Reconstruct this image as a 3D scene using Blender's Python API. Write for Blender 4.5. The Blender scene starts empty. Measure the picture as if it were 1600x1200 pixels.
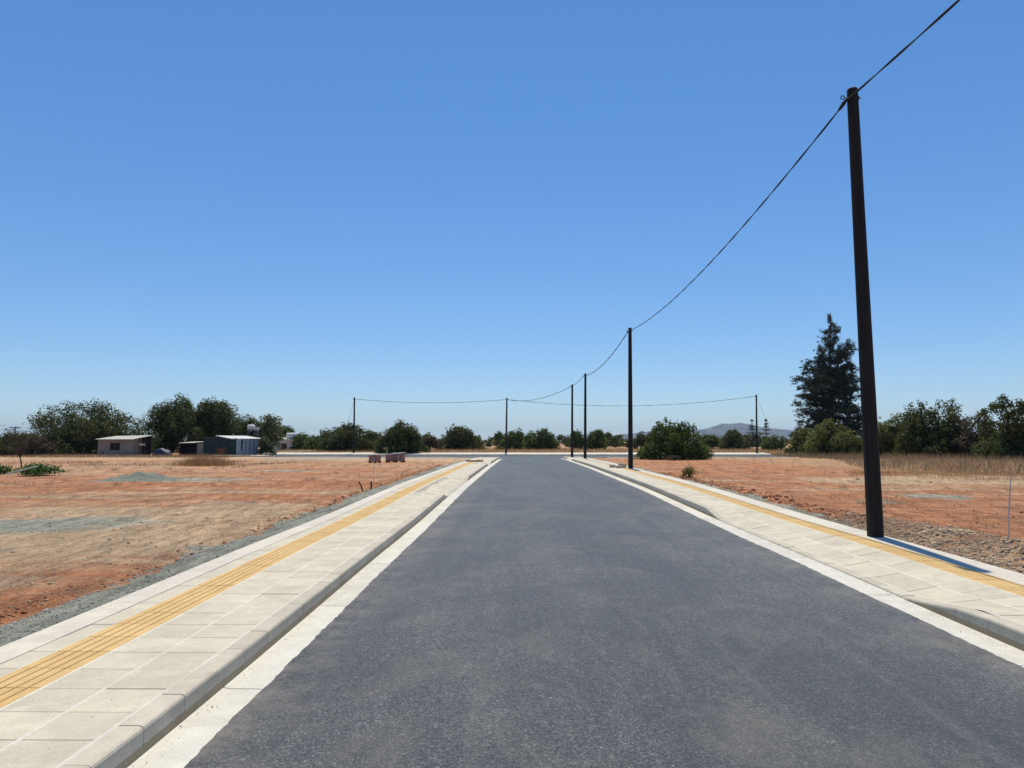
import bpy, bmesh, math
import numpy as np
from mathutils import Vector

scene = bpy.context.scene
col = scene.collection
RNG = np.random.default_rng(7)

# ------------------------------------------------------------------ camera
cam_data = bpy.data.cameras.new('camera')
cam = bpy.data.objects.new('camera', cam_data)
col.objects.link(cam)
cam_data.sensor_width = 36.0
cam_data.lens = 26.55
cam_data.clip_start = 0.05
cam_data.clip_end = 40000.0
cam.location = (0.0, 0.0, 1.70)
cam.rotation_euler = (math.radians(90 + 4.313), 0.0, math.radians(0.728))
scene.camera = cam

# ------------------------------------------------------------------ sky, sun, exposure
SUN_DIR = Vector((0.07, 2.98, 7.0)).normalized()
sun_el = math.asin(SUN_DIR.z)
sun_az = math.atan2(SUN_DIR.x, SUN_DIR.y)
world = bpy.data.worlds.new('World')
scene.world = world
world.use_nodes = True
wn, wl = world.node_tree.nodes, world.node_tree.links
wn.clear()
w_out = wn.new('ShaderNodeOutputWorld')
w_bg = wn.new('ShaderNodeBackground')
w_sky = wn.new('ShaderNodeTexSky')
w_sky.sky_type = 'NISHITA'
w_sky.sun_disc = False
w_sky.sun_elevation = sun_el
w_sky.sun_rotation = sun_az
w_sky.altitude = 50.0
w_sky.air_density = 1.0
w_sky.dust_density = 0.05
w_sky.ozone_density = 4.5
w_bg.inputs['Strength'].default_value = 0.10
# even tone curve over the whole sky, as the phone develops it: flatter and bluer
w_m1 = wn.new('ShaderNodeMix'); w_m1.data_type = 'RGBA'; w_m1.blend_type = 'MULTIPLY'; w_m1.inputs[0].default_value = 1.0
w_m1.inputs[7].default_value = (0.11, 0.11, 0.11, 1)
w_gm = wn.new('ShaderNodeGamma'); w_gm.inputs['Gamma'].default_value = 0.78
w_m2 = wn.new('ShaderNodeMix'); w_m2.data_type = 'RGBA'; w_m2.blend_type = 'MULTIPLY'; w_m2.inputs[0].default_value = 1.0
w_m2.inputs[7].default_value = (7.2, 8.35, 10.1, 1)
w_hs = wn.new('ShaderNodeHueSaturation'); w_hs.inputs['Saturation'].default_value = 1.22
wl.new(w_sky.outputs[0], w_hs.inputs['Color']); wl.new(w_hs.outputs[0], w_m1.inputs[6]); wl.new(w_m1.outputs[2], w_gm.inputs['Color'])
wl.new(w_gm.outputs[0], w_m2.inputs[6]); wl.new(w_m2.outputs[2], w_bg.inputs['Color'])
wl.new(w_bg.outputs[0], w_out.inputs['Surface'])

sun_data = bpy.data.lights.new('sun', 'SUN')
sun_data.energy = 4.5
sun_data.angle = math.radians(0.53)
sun_data.color = (1.0, 0.925, 0.79)
sun = bpy.data.objects.new('sun', sun_data)
sun.rotation_euler = SUN_DIR.to_track_quat('Z', 'Y').to_euler()
sun.location = (0, 0, 60)
col.objects.link(sun)

scene.view_settings.view_transform = 'Standard'
scene.view_settings.look = 'None'
scene.view_settings.gamma = 1.0
scene.view_settings.use_curve_mapping = False
scene.view_settings.exposure = 0.0

# ------------------------------------------------------------------ helpers
def tag(o, label=None, cat=None, group=None, kind=None):
    if label: o['label'] = label
    if cat: o['category'] = cat
    if group: o['group'] = group
    if kind: o['kind'] = kind
    return o

def empty(name, loc=(0, 0, 0), rz=0.0):
    o = bpy.data.objects.new(name, None)
    o.empty_display_size = 0.2
    o.location = loc
    o.rotation_euler = (0, 0, rz)
    col.objects.link(o)
    return o

def mesh_data(name, verts, faces, mat=None, smooth=False):
    me = bpy.data.meshes.new(name)
    me.from_pydata([tuple(map(float, v)) for v in verts], [], faces)
    me.update()
    if mat: me.materials.append(mat)
    if smooth:
        me.polygons.foreach_set('use_smooth', [True] * len(me.polygons))
    return me

def fast_mesh(name, verts, faces, mat=None, smooth=False):
    """verts (n,3) array, faces (m,k) array with one face size"""
    verts = np.asarray(verts, dtype=np.float32); faces = np.asarray(faces, dtype=np.int32)
    me = bpy.data.meshes.new(name)
    m, k = faces.shape
    me.vertices.add(len(verts)); me.vertices.foreach_set('co', verts.ravel())
    me.loops.add(m * k); me.loops.foreach_set('vertex_index', faces.ravel())
    me.polygons.add(m)
    me.polygons.foreach_set('loop_start', np.arange(0, m * k, k, dtype=np.int32))
    me.polygons.foreach_set('loop_total', np.full(m, k, dtype=np.int32))
    me.update(calc_edges=True)
    if smooth: me.polygons.foreach_set('use_smooth', np.ones(m, dtype=bool))
    if mat: me.materials.append(mat)
    return me

def obj(name, me, parent=None, loc=None):
    o = bpy.data.objects.new(name, me)
    if parent is not None: o.parent = parent
    if loc is not None: o.location = loc
    col.objects.link(o)
    return o

class MB:
    """collects simple solids into one mesh"""
    def __init__(self): self.v = []; self.f = []
    def add(self, vs, fs):
        n = len(self.v); self.v += [tuple(map(float, p)) for p in vs]
        self.f += [[i + n for i in f] for f in fs]; return self
    def box(self, x0, x1, y0, y1, z0, z1):
        return self.add([(x0, y0, z0), (x1, y0, z0), (x1, y1, z0), (x0, y1, z0), (x0, y0, z1), (x1, y0, z1), (x1, y1, z1), (x0, y1, z1)],
                        [(3, 2, 1, 0), (4, 5, 6, 7), (0, 1, 5, 4), (1, 2, 6, 5), (2, 3, 7, 6), (3, 0, 4, 7)])
    def tube(self, pts, radii, n=8, caps=True):
        pts = [Vector(p) for p in pts]; rings = []
        vs = []; fs = []
        for i, p in enumerate(pts):
            d = (pts[min(i + 1, len(pts) - 1)] - pts[max(i - 1, 0)]).normalized()
            a = d.cross(Vector((0, 0, 1)) if abs(d.z) < 0.9 else Vector((1, 0, 0))).normalized(); b = d.cross(a)
            r = radii[i] if hasattr(radii, '__len__') else radii
            for k in range(n):
                t = 2 * math.pi * k / n
                vs.append(p + a * (r * math.cos(t)) + b * (r * math.sin(t)))
        for i in range(len(pts) - 1):
            for k in range(n):
                fs.append((i * n + k, i * n + (k + 1) % n, (i + 1) * n + (k + 1) % n, (i + 1) * n + k))
        if caps:
            fs.append(tuple(range(n))[::-1]); fs.append(tuple(range((len(pts) - 1) * n, len(pts) * n)))
        return self.add(vs, fs)
    def build(self, name, mat, parent=None, smooth=False, loc=None):
        me = mesh_data(name, self.v, self.f, mat, smooth)
        bm = bmesh.new(); bm.from_mesh(me); bmesh.ops.recalc_face_normals(bm, faces=bm.faces[:]); bm.to_mesh(me); bm.free()
        return obj(name, me, parent, loc)

def bevel(o, w, seg=2):
    m = o.modifiers.new('bevel', 'BEVEL'); m.width = w; m.segments = seg; m.limit_method = 'ANGLE'; m.angle_limit = math.radians(40)
    return o

# 2-D value noise for shaping the ground
def _hash(ix, iy, seed):
    h = (ix.astype(np.int64) * 374761393 + iy.astype(np.int64) * 668265263 + seed * 144664) & 0xffffffff
    h = ((h ^ (h >> 13)) * 1274126177) & 0xffffffff
    return ((h ^ (h >> 16)) & 0xffff) / 65535.0
def vnoise(x, y, seed=0):
    x = np.asarray(x, float); y = np.asarray(y, float)
    ix = np.floor(x); iy = np.floor(y); fx = x - ix; fy = y - iy
    fx = fx * fx * (3 - 2 * fx); fy = fy * fy * (3 - 2 * fy)
    a = _hash(ix, iy, seed); b = _hash(ix + 1, iy, seed); c = _hash(ix, iy + 1, seed); d = _hash(ix + 1, iy + 1, seed)
    return (a * (1 - fx) + b * fx) * (1 - fy) + (c * (1 - fx) + d * fx) * fy
def fbm(x, y, seed=0, oct=4):
    s = 0; a = 0.5; t = 0
    for i in range(oct):
        s = s + a * vnoise(x * 2 ** i + 17.3 * i, y * 2 ** i + 5.1 * i, seed + i); t += a; a *= 0.5
    return s / t
def smooth01(t):
    t = np.clip(t, 0, 1); return t * t * (3 - 2 * t)

# long profile of the street: it rises gently from the camera and levels out at the junction
_GY = np.array([-40, 4, 12, 26, 42, 62, 74, 9000.0]); _GZ = np.array([0, 0, 0.06, 0.18, 0.19, 0.12, 0.0, 0.0])
def g(y):
    y = np.asarray(y, float)
    i = np.clip(np.searchsorted(_GY, y) - 1, 0, len(_GY) - 2)
    t = smooth01((y - _GY[i]) / (_GY[i + 1] - _GY[i]))
    return _GZ[i] * (1 - t) + _GZ[i + 1] * t

# ------------------------------------------------------------------ materials
def new_mat(name):
    m = bpy.data.materials.new(name); m.use_nodes = True
    nt = m.node_tree; nt.nodes.clear()
    out = nt.nodes.new('ShaderNodeOutputMaterial'); b = nt.nodes.new('ShaderNodeBsdfPrincipled')
    nt.links.new(b.outputs[0], out.inputs['Surface'])
    return m, nt, b, out

class N:
    """tiny node-graph writer"""
    def __init__(self, nt): self.nt = nt
    def n(self, t, **kw):
        nd = self.nt.nodes.new(t)
        for k, v in kw.items(): setattr(nd, k, v)
        return nd
    def l(self, a, b): self.nt.links.new(a, b)
    def coord(self, kind='pos'):
        if kind == 'pos': return self.n('ShaderNodeNewGeometry').outputs['Position']
        return self.n('ShaderNodeTexCoord').outputs['Object']
    def mapping(self, vec, scale):
        m = self.n('ShaderNodeMapping'); m.inputs['Scale'].default_value = scale; self.l(vec, m.inputs['Vector']); return m.outputs[0]
    def noise(self, vec, scale, detail=4, rough=0.55, dist=0.0):
        t = self.n('ShaderNodeTexNoise'); t.inputs['Scale'].default_value = scale; t.inputs['Detail'].default_value = detail
        t.inputs['Roughness'].default_value = rough; t.inputs['Distortion'].default_value = dist
        self.l(vec, t.inputs['Vector']); return t.outputs['Fac']
    def voro(self, vec, scale, feature='F1', out='Distance'):
        t = self.n('ShaderNodeTexVoronoi'); t.feature = feature; t.inputs['Scale'].default_value = scale
        self.l(vec, t.inputs['Vector']); return t.outputs[out]
    def ramp(self, fac, stops, interp='LINEAR'):
        r = self.n('ShaderNodeValToRGB'); r.color_ramp.interpolation = interp
        el = r.color_ramp.elements
        while len(el) < len(stops): el.new(0.5)
        for e, (p, c) in zip(el, stops):
            e.position = p; e.color = (c, c, c, 1) if not hasattr(c, '__len__') else (*c, 1)
        self.l(fac, r.inputs['Fac']); return r.outputs['Color']
    def mix(self, fac, a, b, mode='MIX'):
        m = self.n('ShaderNodeMix'); m.data_type = 'RGBA'; m.blend_type = mode
        for s, v in ((m.inputs[0], fac), (m.inputs[6], a), (m.inputs[7], b)):
            if hasattr(v, 'links') or hasattr(v, 'is_linked'): self.l(v, s)
            elif hasattr(v, '__len__'): s.default_value = (*v, 1)
            else: s.default_value = v if s.type == 'VALUE' else (v, v, v, 1)
        return m.outputs[2]
    def math(self, op, a, b=0.0):
        m = self.n('ShaderNodeMath'); m.operation = op
        for s, v in ((m.inputs[0], a), (m.inputs[1], b)):
            if hasattr(v, 'is_linked'): self.l(v, s)
            else: s.default_value = v
        return m.outputs[0]
    def attr(self, name):
        a = self.n('ShaderNodeAttribute'); a.attribute_name = name; return a.outputs['Fac']
    def island(self): return self.n('ShaderNodeNewGeometry').outputs['Random Per Island']
    def rand(self): return self.n('ShaderNodeObjectInfo').outputs['Random']
    def bump(self, h, strength, dist, bsdf, prev=None):
        b = self.n('ShaderNodeBump'); b.inputs['Strength'].default_value = strength; b.inputs['Distance'].default_value = dist
        self.l(h, b.inputs['Height'])
        if prev is not None: self.l(prev, b.inputs['Normal'])
        self.l(b.outputs[0], bsdf.inputs['Normal']); return b.outputs[0]

def mat_simple(name, c, c2=None, scale=6.0, rough=0.85, bump=0.0, bscale=40.0, spec=0.3, island=0.0, metallic=0.0):
    m, nt, b, out = new_mat(name); w = N(nt); p = w.coord('obj')
    c2 = c2 or tuple(x * 0.75 for x in c)
    f = w.ramp(w.noise(p, scale, 5, 0.6), [(0.3, 0.0), (0.7, 1.0)])
    cc = w.mix(f, c, c2)
    if island:
        k = w.math('ADD', w.math('MULTIPLY', w.island(), island), 1.0 - island / 2)
        cc = w.mix(1.0, cc, k, 'MULTIPLY')
    nt.links.new(cc, b.inputs['Base Color'])
    b.inputs['Roughness'].default_value = rough; b.inputs['Specular IOR Level'].default_value = spec; b.inputs['Metallic'].default_value = metallic
    if bump: w.bump(w.noise(p, bscale, 4, 0.6), bump, 0.01, b)
    return m

# soil: red earth with pale straw cover and grey-green crushed stone where the attributes say so
def make_soil():
    m, nt, b, out = new_mat('soil'); w = N(nt); p = w.coord()
    big = w.noise(w.mapping(p, (0.16, 0.6, 1)), 1.0, 8, 0.68, 0.5)
    mid = w.noise(w.mapping(p, (0.6, 1.6, 1)), 1.6, 6, 0.65)
    fine = w.noise(p, 15.0, 7, 0.75)
    grain = w.noise(p, 40.0, 6, 0.78)
    red = w.mix(w.ramp(w.noise(w.mapping(p, (0.5, 2.4, 1)), 1.0, 6, 0.66), [(0.32, 0.0), (0.68, 1.0)]), (0.49, 0.203, 0.088), (0.34, 0.130, 0.056))
    tan = w.mix(w.ramp(fine, [(0.35, 0.0), (0.65, 1.0)]), (0.58, 0.43, 0.265), (0.44, 0.285, 0.165))
    straw_f = w.math('ADD', w.attr('straw'), w.math('MULTIPLY', w.math('SUBTRACT', big, 0.5), 1.1))
    straw_f = w.math('ADD', straw_f, w.math('MULTIPLY', w.math('SUBTRACT', fine, 0.5), 1.1))
    st1 = w.noise(w.mapping(p, (0.22, 1.15, 1)), 1.0, 5, 0.6, 0.8)
    st2 = w.noise(w.mapping(p, (0.9, 4.2, 1)), 1.0, 5, 0.62, 0.6)
    straw_f = w.math('ADD', straw_f, w.math('MULTIPLY', w.math('SUBTRACT', st1, 0.5), 1.7))
    straw_f = w.math('ADD', straw_f, w.math('MULTIPLY', w.math('SUBTRACT', st2, 0.5), 1.1))
    straw_f = w.ramp(straw_f, [(0.20, 0.0), (0.78, 1.0)])
    c = w.mix(straw_f, red, tan)
    fleck = w.ramp(grain, [(0.52, 0.0), (0.62, 1.0)])
    c = w.mix(w.math('MULTIPLY', fleck, 0.62), c, (0.66, 0.52, 0.35))
    dark = w.ramp(w.noise(p, 33.0, 6, 0.8), [(0.34, 1.0), (0.46, 0.0)])
    c = w.mix(w.math('MULTIPLY', dark, 0.62), c, (0.17, 0.075, 0.04))
    gv = w.voro(p, 42.0, 'F1', 'Color')
    gsep = w.n('ShaderNodeSeparateColor'); w.l(gv, gsep.inputs[0])
    grey = w.mix(gsep.outputs[0], (0.225, 0.23, 0.175), (0.42, 0.41, 0.32))
    gf = w.math('ADD', w.attr('gravel'), w.math('MULTIPLY', w.math('SUBTRACT', mid, 0.5), 0.7))
    gf = w.math('ADD', gf, w.math('MULTIPLY', w.math('SUBTRACT', fine, 0.5), 0.5))
    gf = w.ramp(gf, [(0.42, 0.0), (0.62, 1.0)])
    c = w.mix(gf, c, grey)
    tan2 = w.mix(fine, (0.36, 0.22, 0.115), (0.48, 0.31, 0.17))
    c = w.mix(w.attr('field'), c, tan2)
    s3 = w.noise(w.mapping(p, (2.4, 0.50, 1)), 1.0, 7, 0.72, 0.3); s4 = w.noise(w.mapping(p, (7.0, 2.0, 1)), 1.0, 6, 0.75)
    c = w.mix(1.0, c, w.ramp(s3, [(0.34, 0.66), (0.5, 0.98), (0.68, 1.30)]), 'MULTIPLY')
    c = w.mix(1.0, c, w.ramp(s4, [(0.32, 0.62), (0.5, 1.0), (0.70, 1.30)]), 'MULTIPLY')
    nt.links.new(c, b.inputs['Base Color'])
    b.inputs['Roughness'].default_value = 0.95; b.inputs['Specular IOR Level'].default_value = 0.1
    h = w.math('ADD', w.math('MULTIPLY', fine, 1.0), w.math('MULTIPLY', grain, 0.5))
    w.bump(h, 1.0, 0.05, b)
    return m

def make_asphalt(edges=True):
    m, nt, b, out = new_mat('asphalt' if edges else 'asphalt_cross_street'); w = N(nt); p = w.coord()
    vc = w.voro(p, 95.0, 'F1', 'Color'); sep = w.n('ShaderNodeSeparateColor'); w.l(vc, sep.inputs[0])
    vd = w.voro(p, 95.0)
    agg = w.ramp(sep.outputs[0], [(0.0, (0.006, 0.006, 0.005)), (0.35, (0.023, 0.0215, 0.0175)), (0.7, (0.062, 0.057, 0.047)), (0.94, (0.130, 0.120, 0.100)), (1.0, (0.19, 0.185, 0.17))])
    clus = w.noise(p, 26.0, 4, 0.7)
    c = w.mix(1.0, agg, w.ramp(clus, [(0.3, 0.55), (0.7, 1.55)]), 'MULTIPLY')
    pit = w.noise(p, 58.0, 4, 0.7)
    c = w.mix(w.ramp(pit, [(0.36, 0.92), (0.46, 0.0)]), c, (0.004, 0.004, 0.005))
    c = w.mix(1.0, c, w.ramp(w.noise(w.mapping(p, (9, 2.2, 1)), 1.0, 6, 0.75), [(0.3, 0.62), (0.7, 1.45)]), 'MULTIPLY')
    soft = w.noise(p, 0.8, 7, 0.65)
    c = w.mix(1.0, c, w.ramp(soft, [(0.25, 0.68), (0.75, 1.36)]), 'MULTIPLY')
    c = w.mix(1.0, c, w.ramp(w.noise(w.mapping(p, (0.5, 0.28, 1)), 1.0, 4, 0.6, 0.4), [(0.32, 0.55), (0.68, 1.45)]), 'MULTIPLY')
    lane = w.noise(w.mapping(p, (2.4, 0.05, 1)), 1.0, 5, 0.62)
    c = w.mix(1.0, c, w.ramp(lane, [(0.3, 0.70), (0.7, 1.30)]), 'MULTIPLY')
    px = w.n('ShaderNodeSeparateXYZ'); w.l(p, px.inputs[0]); X = px.outputs['X']
    # joint between the two paver runs, wandering a little
    jx = w.math('ADD', X, w.math('MULTIPLY', w.noise(w.mapping(p, (0.0, 0.5, 0.0)), 1.0, 4, 0.6), 0.16))
    js = w.math('ABSOLUTE', w.math('SUBTRACT', jx, 1.24))
    joint = w.math('MULTIPLY', w.ramp(js, [(0.0, 1.0), (0.05, 0.0)]), w.ramp(w.noise(w.mapping(p, (0.0, 0.35, 0.0)), 1.0, 4, 0.6), [(0.40, 0.0), (0.58, 0.75)]))
    c = w.mix(joint, c, (0.018, 0.018, 0.019))
    dust = w.noise(w.mapping(p, (1.0, 0.75, 1)), 0.95, 8, 0.70, 0.6)
    c = w.mix(w.ramp(dust, [(0.50, 0.0), (0.72, 0.60)]), c, (0.19, 0.16, 0.105))
    tyre = w.noise(w.mapping(p, (3.2, 0.10, 1)), 1.0, 3, 0.5, 0.25)
    c = w.mix(w.ramp(tyre, [(0.58, 0.0), (0.72, 0.30)]), c, (0.17, 0.155, 0.13))
    scuff = w.noise(w.mapping(p, (2.2, 6.5, 1)), 1.6, 6, 0.72, 1.3)
    c = w.mix(w.ramp(scuff, [(0.64, 0.0), (0.76, 0.40)]), c, (0.33, 0.33, 0.32))
    if edges:
        e = w.math('MINIMUM', w.math('SUBTRACT', X, XL), w.math('SUBTRACT', XR, X))
        grit = w.math('MULTIPLY', w.ramp(e, [(0.0, 1.0), (0.55, 0.0)]), w.ramp(w.noise(p, 3.0, 7, 0.72), [(0.42, 0.0), (0.70, 0.75)]))
        c = w.mix(grit, c, (0.30, 0.255, 0.19))
    nt.links.new(c, b.inputs['Base Color'])
    b.inputs['Roughness'].default_value = 0.58; b.inputs['Specular IOR Level'].default_value = 0.38; b.inputs['Specular Tint'].default_value = (1.0, 0.90, 0.76, 1)
    b.inputs['Sheen Weight'].default_value = 0.7 if edges else 0.25; b.inputs['Sheen Tint'].default_value = (1.0, 0.88, 0.72, 1); b.inputs['Sheen Roughness'].default_value = 0.42
    w.bump(vd, 0.8, 0.010, b)
    return m

def make_paver(name, c1, c2, stain=(0.42, 0.36, 0.28), per='rand', rough=0.9):
    m, nt, b, out = new_mat(name); w = N(nt); p = w.coord()
    r = w.rand() if per == 'rand' else w.island()
    c = w.mix(r, c1, c2)
    mott = w.noise(p, 5.0, 6, 0.65)
    c = w.mix(1.0, c, w.ramp(mott, [(0.25, 0.86), (0.75, 1.07)]), 'MULTIPLY')
    st = w.noise(p, 1.3, 7, 0.7, 0.5)
    c = w.mix(w.ramp(st, [(0.50, 0.0), (0.78, 0.55)]), c, stain)
    sp = w.noise(p, 11.0, 6, 0.75, 0.8)
    c = w.mix(w.ramp(sp, [(0.60, 0.0), (0.76, 0.40)]), c, stain)
    bl = w.noise(p, 3.2, 7, 0.72, 0.4)
    c = w.mix(w.ramp(bl, [(0.50, 0.0), (0.72, 0.45)]), c, tuple(min(x * 1.22, 0.8) for x in c1))
    gr = w.noise(p, 70.0, 5, 0.78)
    c = w.mix(1.0, c, w.ramp(gr, [(0.3, 0.84), (0.7, 1.12)]), 'MULTIPLY')
    nt.links.new(c, b.inputs['Base Color'])
    b.inputs['Roughness'].default_value = rough; b.inputs['Specular IOR Level'].default_value = 0.2
    w.bump(gr, 0.35, 0.004, b)
    return m

M = {}
M['soil'] = make_soil()
XL, XR = -1.77, 3.74            # asphalt edges
M['asphalt'] = make_asphalt()
M['asphalt_cross'] = make_asphalt(False)
M['paver'] = make_paver('paver_concrete', (0.635, 0.570, 0.425), (0.535, 0.480, 0.365))
M['paver_far'] = make_paver('paver_concrete_far', (0.635, 0.570, 0.425), (0.535, 0.480, 0.365), per='island')
M['yellow'] = make_paver('tactile_yellow', (0.68, 0.465, 0.20), (0.62, 0.41, 0.165), stain=(0.45, 0.30, 0.13))
M['yellow_far'] = make_paver('tactile_yellow_far', (0.68, 0.465, 0.20), (0.62, 0.41, 0.165), stain=(0.45, 0.30, 0.13), per='island')
M['grime'] = mat_simple('groove_grime', (0.40, 0.26, 0.11), (0.32, 0.20, 0.085), 8.0, 0.95)
M['kerb'] = make_paver('kerb_concrete', (0.58, 0.52, 0.405), (0.50, 0.45, 0.35), stain=(0.33, 0.28, 0.20))
M['kerb_base'] = make_paver('kerb_bedding_mortar', (0.16, 0.14, 0.10), (0.13, 0.115, 0.085), stain=(0.08, 0.07, 0.055))
M['gutter'] = make_paver('gutter_concrete', (0.67, 0.64, 0.54), (0.60, 0.57, 0.48), stain=(0.46, 0.42, 0.33))
M['mortar'] = make_paver('joint_mortar', (0.40, 0.35, 0.28), (0.34, 0.30, 0.24))
M['mortar_light'] = make_paver('pale_joint_mortar', (0.74, 0.69, 0.59), (0.68, 0.63, 0.53))
M['edging'] = make_paver('edging_concrete', (0.67, 0.61, 0.49), (0.61, 0.55, 0.45))
def make_polewood():
    m, nt, b, out = new_mat('creosoted_wood'); w = N(nt); p = w.coord('obj')
    gr = w.noise(w.mapping(p, (38, 38, 0.9)), 1.0, 6, 0.65, 0.3); big = w.noise(p, 1.4, 5, 0.6)
    c = w.mix(w.ramp(gr, [(0.35, 0.0), (0.72, 1.0)]), (0.0065, 0.0055, 0.0055), (0.030, 0.021, 0.016))
    c = w.mix(w.ramp(big, [(0.50, 0.0), (0.80, 0.5)]), c, (0.040, 0.026, 0.018))
    crack = w.noise(w.mapping(p, (26, 26, 0.35)), 1.0, 3, 0.5)
    c = w.mix(w.ramp(crack, [(0.30, 1.0), (0.36, 0.0)]), c, (0.003, 0.003, 0.003))
    nt.links.new(c, b.inputs['Base Color']); b.inputs['Roughness'].default_value = 0.72; b.inputs['Specular IOR Level'].default_value = 0.3
    w.bump(gr, 0.7, 0.012, b); return m
M['pole'] = make_polewood()
M['steel'] = mat_simple('galvanised_steel', (0.30, 0.31, 0.32), (0.20, 0.20, 0.21), 20.0, 0.5, 0.0, 30, 0.5, metallic=0.8)
M['cable'] = mat_simple('black_cable', (0.012, 0.012, 0.013), (0.02, 0.02, 0.02), 10, 0.6)
M['bark'] = mat_simple('bark', (0.10, 0.075, 0.055), (0.05, 0.038, 0.03), 8.0, 0.95, 0.6, 25)
M['wall_grey'] = mat_simple('bare_concrete_wall', (0.31, 0.285, 0.24), (0.20, 0.185, 0.16), 1.6, 0.95, 0.3, 30)
M['wall_white'] = mat_simple('whitewashed_wall', (0.46, 0.46, 0.46), (0.26, 0.27, 0.30), 1.8, 0.9)
M['wall_green'] = mat_simple('dark_green_sheet', (0.022, 0.055, 0.05), (0.012, 0.03, 0.03), 2.0, 0.7)
M['roof_pale'] = mat_simple('pale_sheet_roof', (0.50, 0.48, 0.40), (0.38, 0.365, 0.31), 1.5, 0.7)
M['dark_inside'] = mat_simple('dark_boards_and_inside_shade', (0.022, 0.020, 0.022), (0.012, 0.011, 0.012), 3.0, 0.9)  # dark board colour, with the shade of open interiors put into it
M['rust'] = mat_simple('rusty_metal', (0.17, 0.065, 0.035), (0.09, 0.035, 0.022), 6.0, 0.85)
M['door_brown'] = mat_simple('brown_door_paint', (0.16, 0.06, 0.04), (0.10, 0.04, 0.03), 4.0, 0.7)
M['tank'] = mat_simple('pale_tank', (0.68, 0.67, 0.60), (0.55, 0.54, 0.49), 2.0, 0.6)
M['blue_tarp'] = mat_simple('dark_blue_tarpaulin', (0.025, 0.04, 0.085), (0.015, 0.02, 0.045), 4.0, 0.5)
M['slab_red'] = mat_simple('red_brown_paving_slabs', (0.38, 0.235, 0.18), (0.27, 0.165, 0.13), 6.0, 0.9, island=0.4)
M['slab_pale'] = mat_simple('pale_wrapping', (0.66, 0.60, 0.55), (0.55, 0.48, 0.44), 6.0, 0.7)
M['timber'] = mat_simple('weathered_timber', (0.085, 0.045, 0.024), (0.055, 0.03, 0.017), 7.0, 0.9)
M['gravel'] = None
def make_gravel():
    m, nt, b, out = new_mat('crushed_stone'); w = N(nt); p = w.coord()
    vc = w.voro(p, 34.0, 'F1', 'Color'); sep = w.n('ShaderNodeSeparateColor'); w.l(vc, sep.inputs[0])
    c = w.mix(sep.outputs[0], (0.155, 0.175, 0.13), (0.31, 0.325, 0.255))
    nt.links.new(c, b.inputs['Base Color']); b.inputs['Roughness'].default_value = 0.95; b.inputs['Specular IOR Level'].default_value = 0.1
    w.bump(w.voro(p, 34.0), 0.9, 0.03, b); return m
M['gravel'] = make_gravel()
M['clod'] = mat_simple('soil_clods', (0.33, 0.235, 0.15), (0.44, 0.345, 0.24), 3.0, 0.95, 0.6, 60, 0.1, island=0.7)
M['clod_red'] = mat_simple('red_soil_clods', (0.36, 0.165, 0.085), (0.25, 0.115, 0.065), 3.0, 0.95, 0.6, 60, 0.1, island=0.6)
M['stone_grey'] = mat_simple('grey_stones', (0.26, 0.27, 0.24), (0.36, 0.36, 0.32), 3.0, 0.95, 0.4, 60, 0.1, island=0.7)

def make_leaf(name, a, b_, c_, trans=0.40):
    m, nt, b, out = new_mat(name); w = N(nt)
    v = w.math('ADD', w.math('MULTIPLY', w.island(), 0.55), w.math('MULTIPLY', w.ramp(w.noise(w.coord(), 0.9, 3, 0.6), [(0.3, 0.0), (0.7, 1.0)]), 0.45))
    cc = w.ramp(v, [(0.12, a), (0.5, b_), (0.9, c_)])
    nt.links.new(cc, b.inputs['Base Color']); b.inputs['Roughness'].default_value = 0.65; b.inputs['Specular IOR Level'].default_value = 0.12
    t = w.n('ShaderNodeBsdfTranslucent'); nt.links.new(cc, t.inputs['Color'])
    mx = w.n('ShaderNodeMixShader'); mx.inputs[0].default_value = trans
    nt.links.new(b.outputs[0], mx.inputs[1]); nt.links.new(t.outputs[0], mx.inputs[2]); nt.links.new(mx.outputs[0], out.inputs['Surface'])
    return m
LEAF = {
    'dark': make_leaf('leaf_dark', (0.032, 0.042, 0.011), (0.078, 0.094, 0.024), (0.175, 0.190, 0.055)),
    'green': make_leaf('leaf_green', (0.036, 0.058, 0.013), (0.085, 0.125, 0.027), (0.175, 0.220, 0.055)),
    'olive': make_leaf('leaf_grey_green', (0.055, 0.066, 0.024), (0.115, 0.130, 0.046), (0.21, 0.225, 0.095)),
    'olive2': make_leaf('leaf_olive', (0.065, 0.075, 0.016), (0.145, 0.155, 0.036), (0.25, 0.245, 0.075)),
    'dry': make_leaf('leaf_dry', (0.045, 0.035, 0.022), (0.085, 0.068, 0.042), (0.15, 0.125, 0.080)),
    'conifer': make_leaf('leaf_conifer', (0.018, 0.025, 0.015), (0.033, 0.043, 0.022), (0.062, 0.075, 0.040), 0.15),
    'grass_dry': make_leaf('grass_dry', (0.27, 0.155, 0.065), (0.40, 0.25, 0.11), (0.55, 0.38, 0.19), 0.3),
    'grass_brown': make_leaf('grass_brown', (0.15, 0.10, 0.055), (0.27, 0.19, 0.105), (0.44, 0.33, 0.19), 0.25),
    'straw': make_leaf('straw', (0.40, 0.27, 0.14), (0.55, 0.40, 0.22), (0.68, 0.53, 0.33), 0.2),
    'weed': make_leaf('leaf_weed', (0.04, 0.09, 0.02), (0.07, 0.15, 0.03), (0.12, 0.21, 0.06), 0.3),
}

# ================================================================== the setting
KL, KR = -2.05, 4.02            # kerb faces
Y0 = 1.2                        # where the pavements start (behind the picture's lower edge)
YEND = {'L': 71.2, 'R': 74.0}
CROSS = (76.0, 88.0)            # cross street
CX = (-31.0, 30.5)

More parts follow.
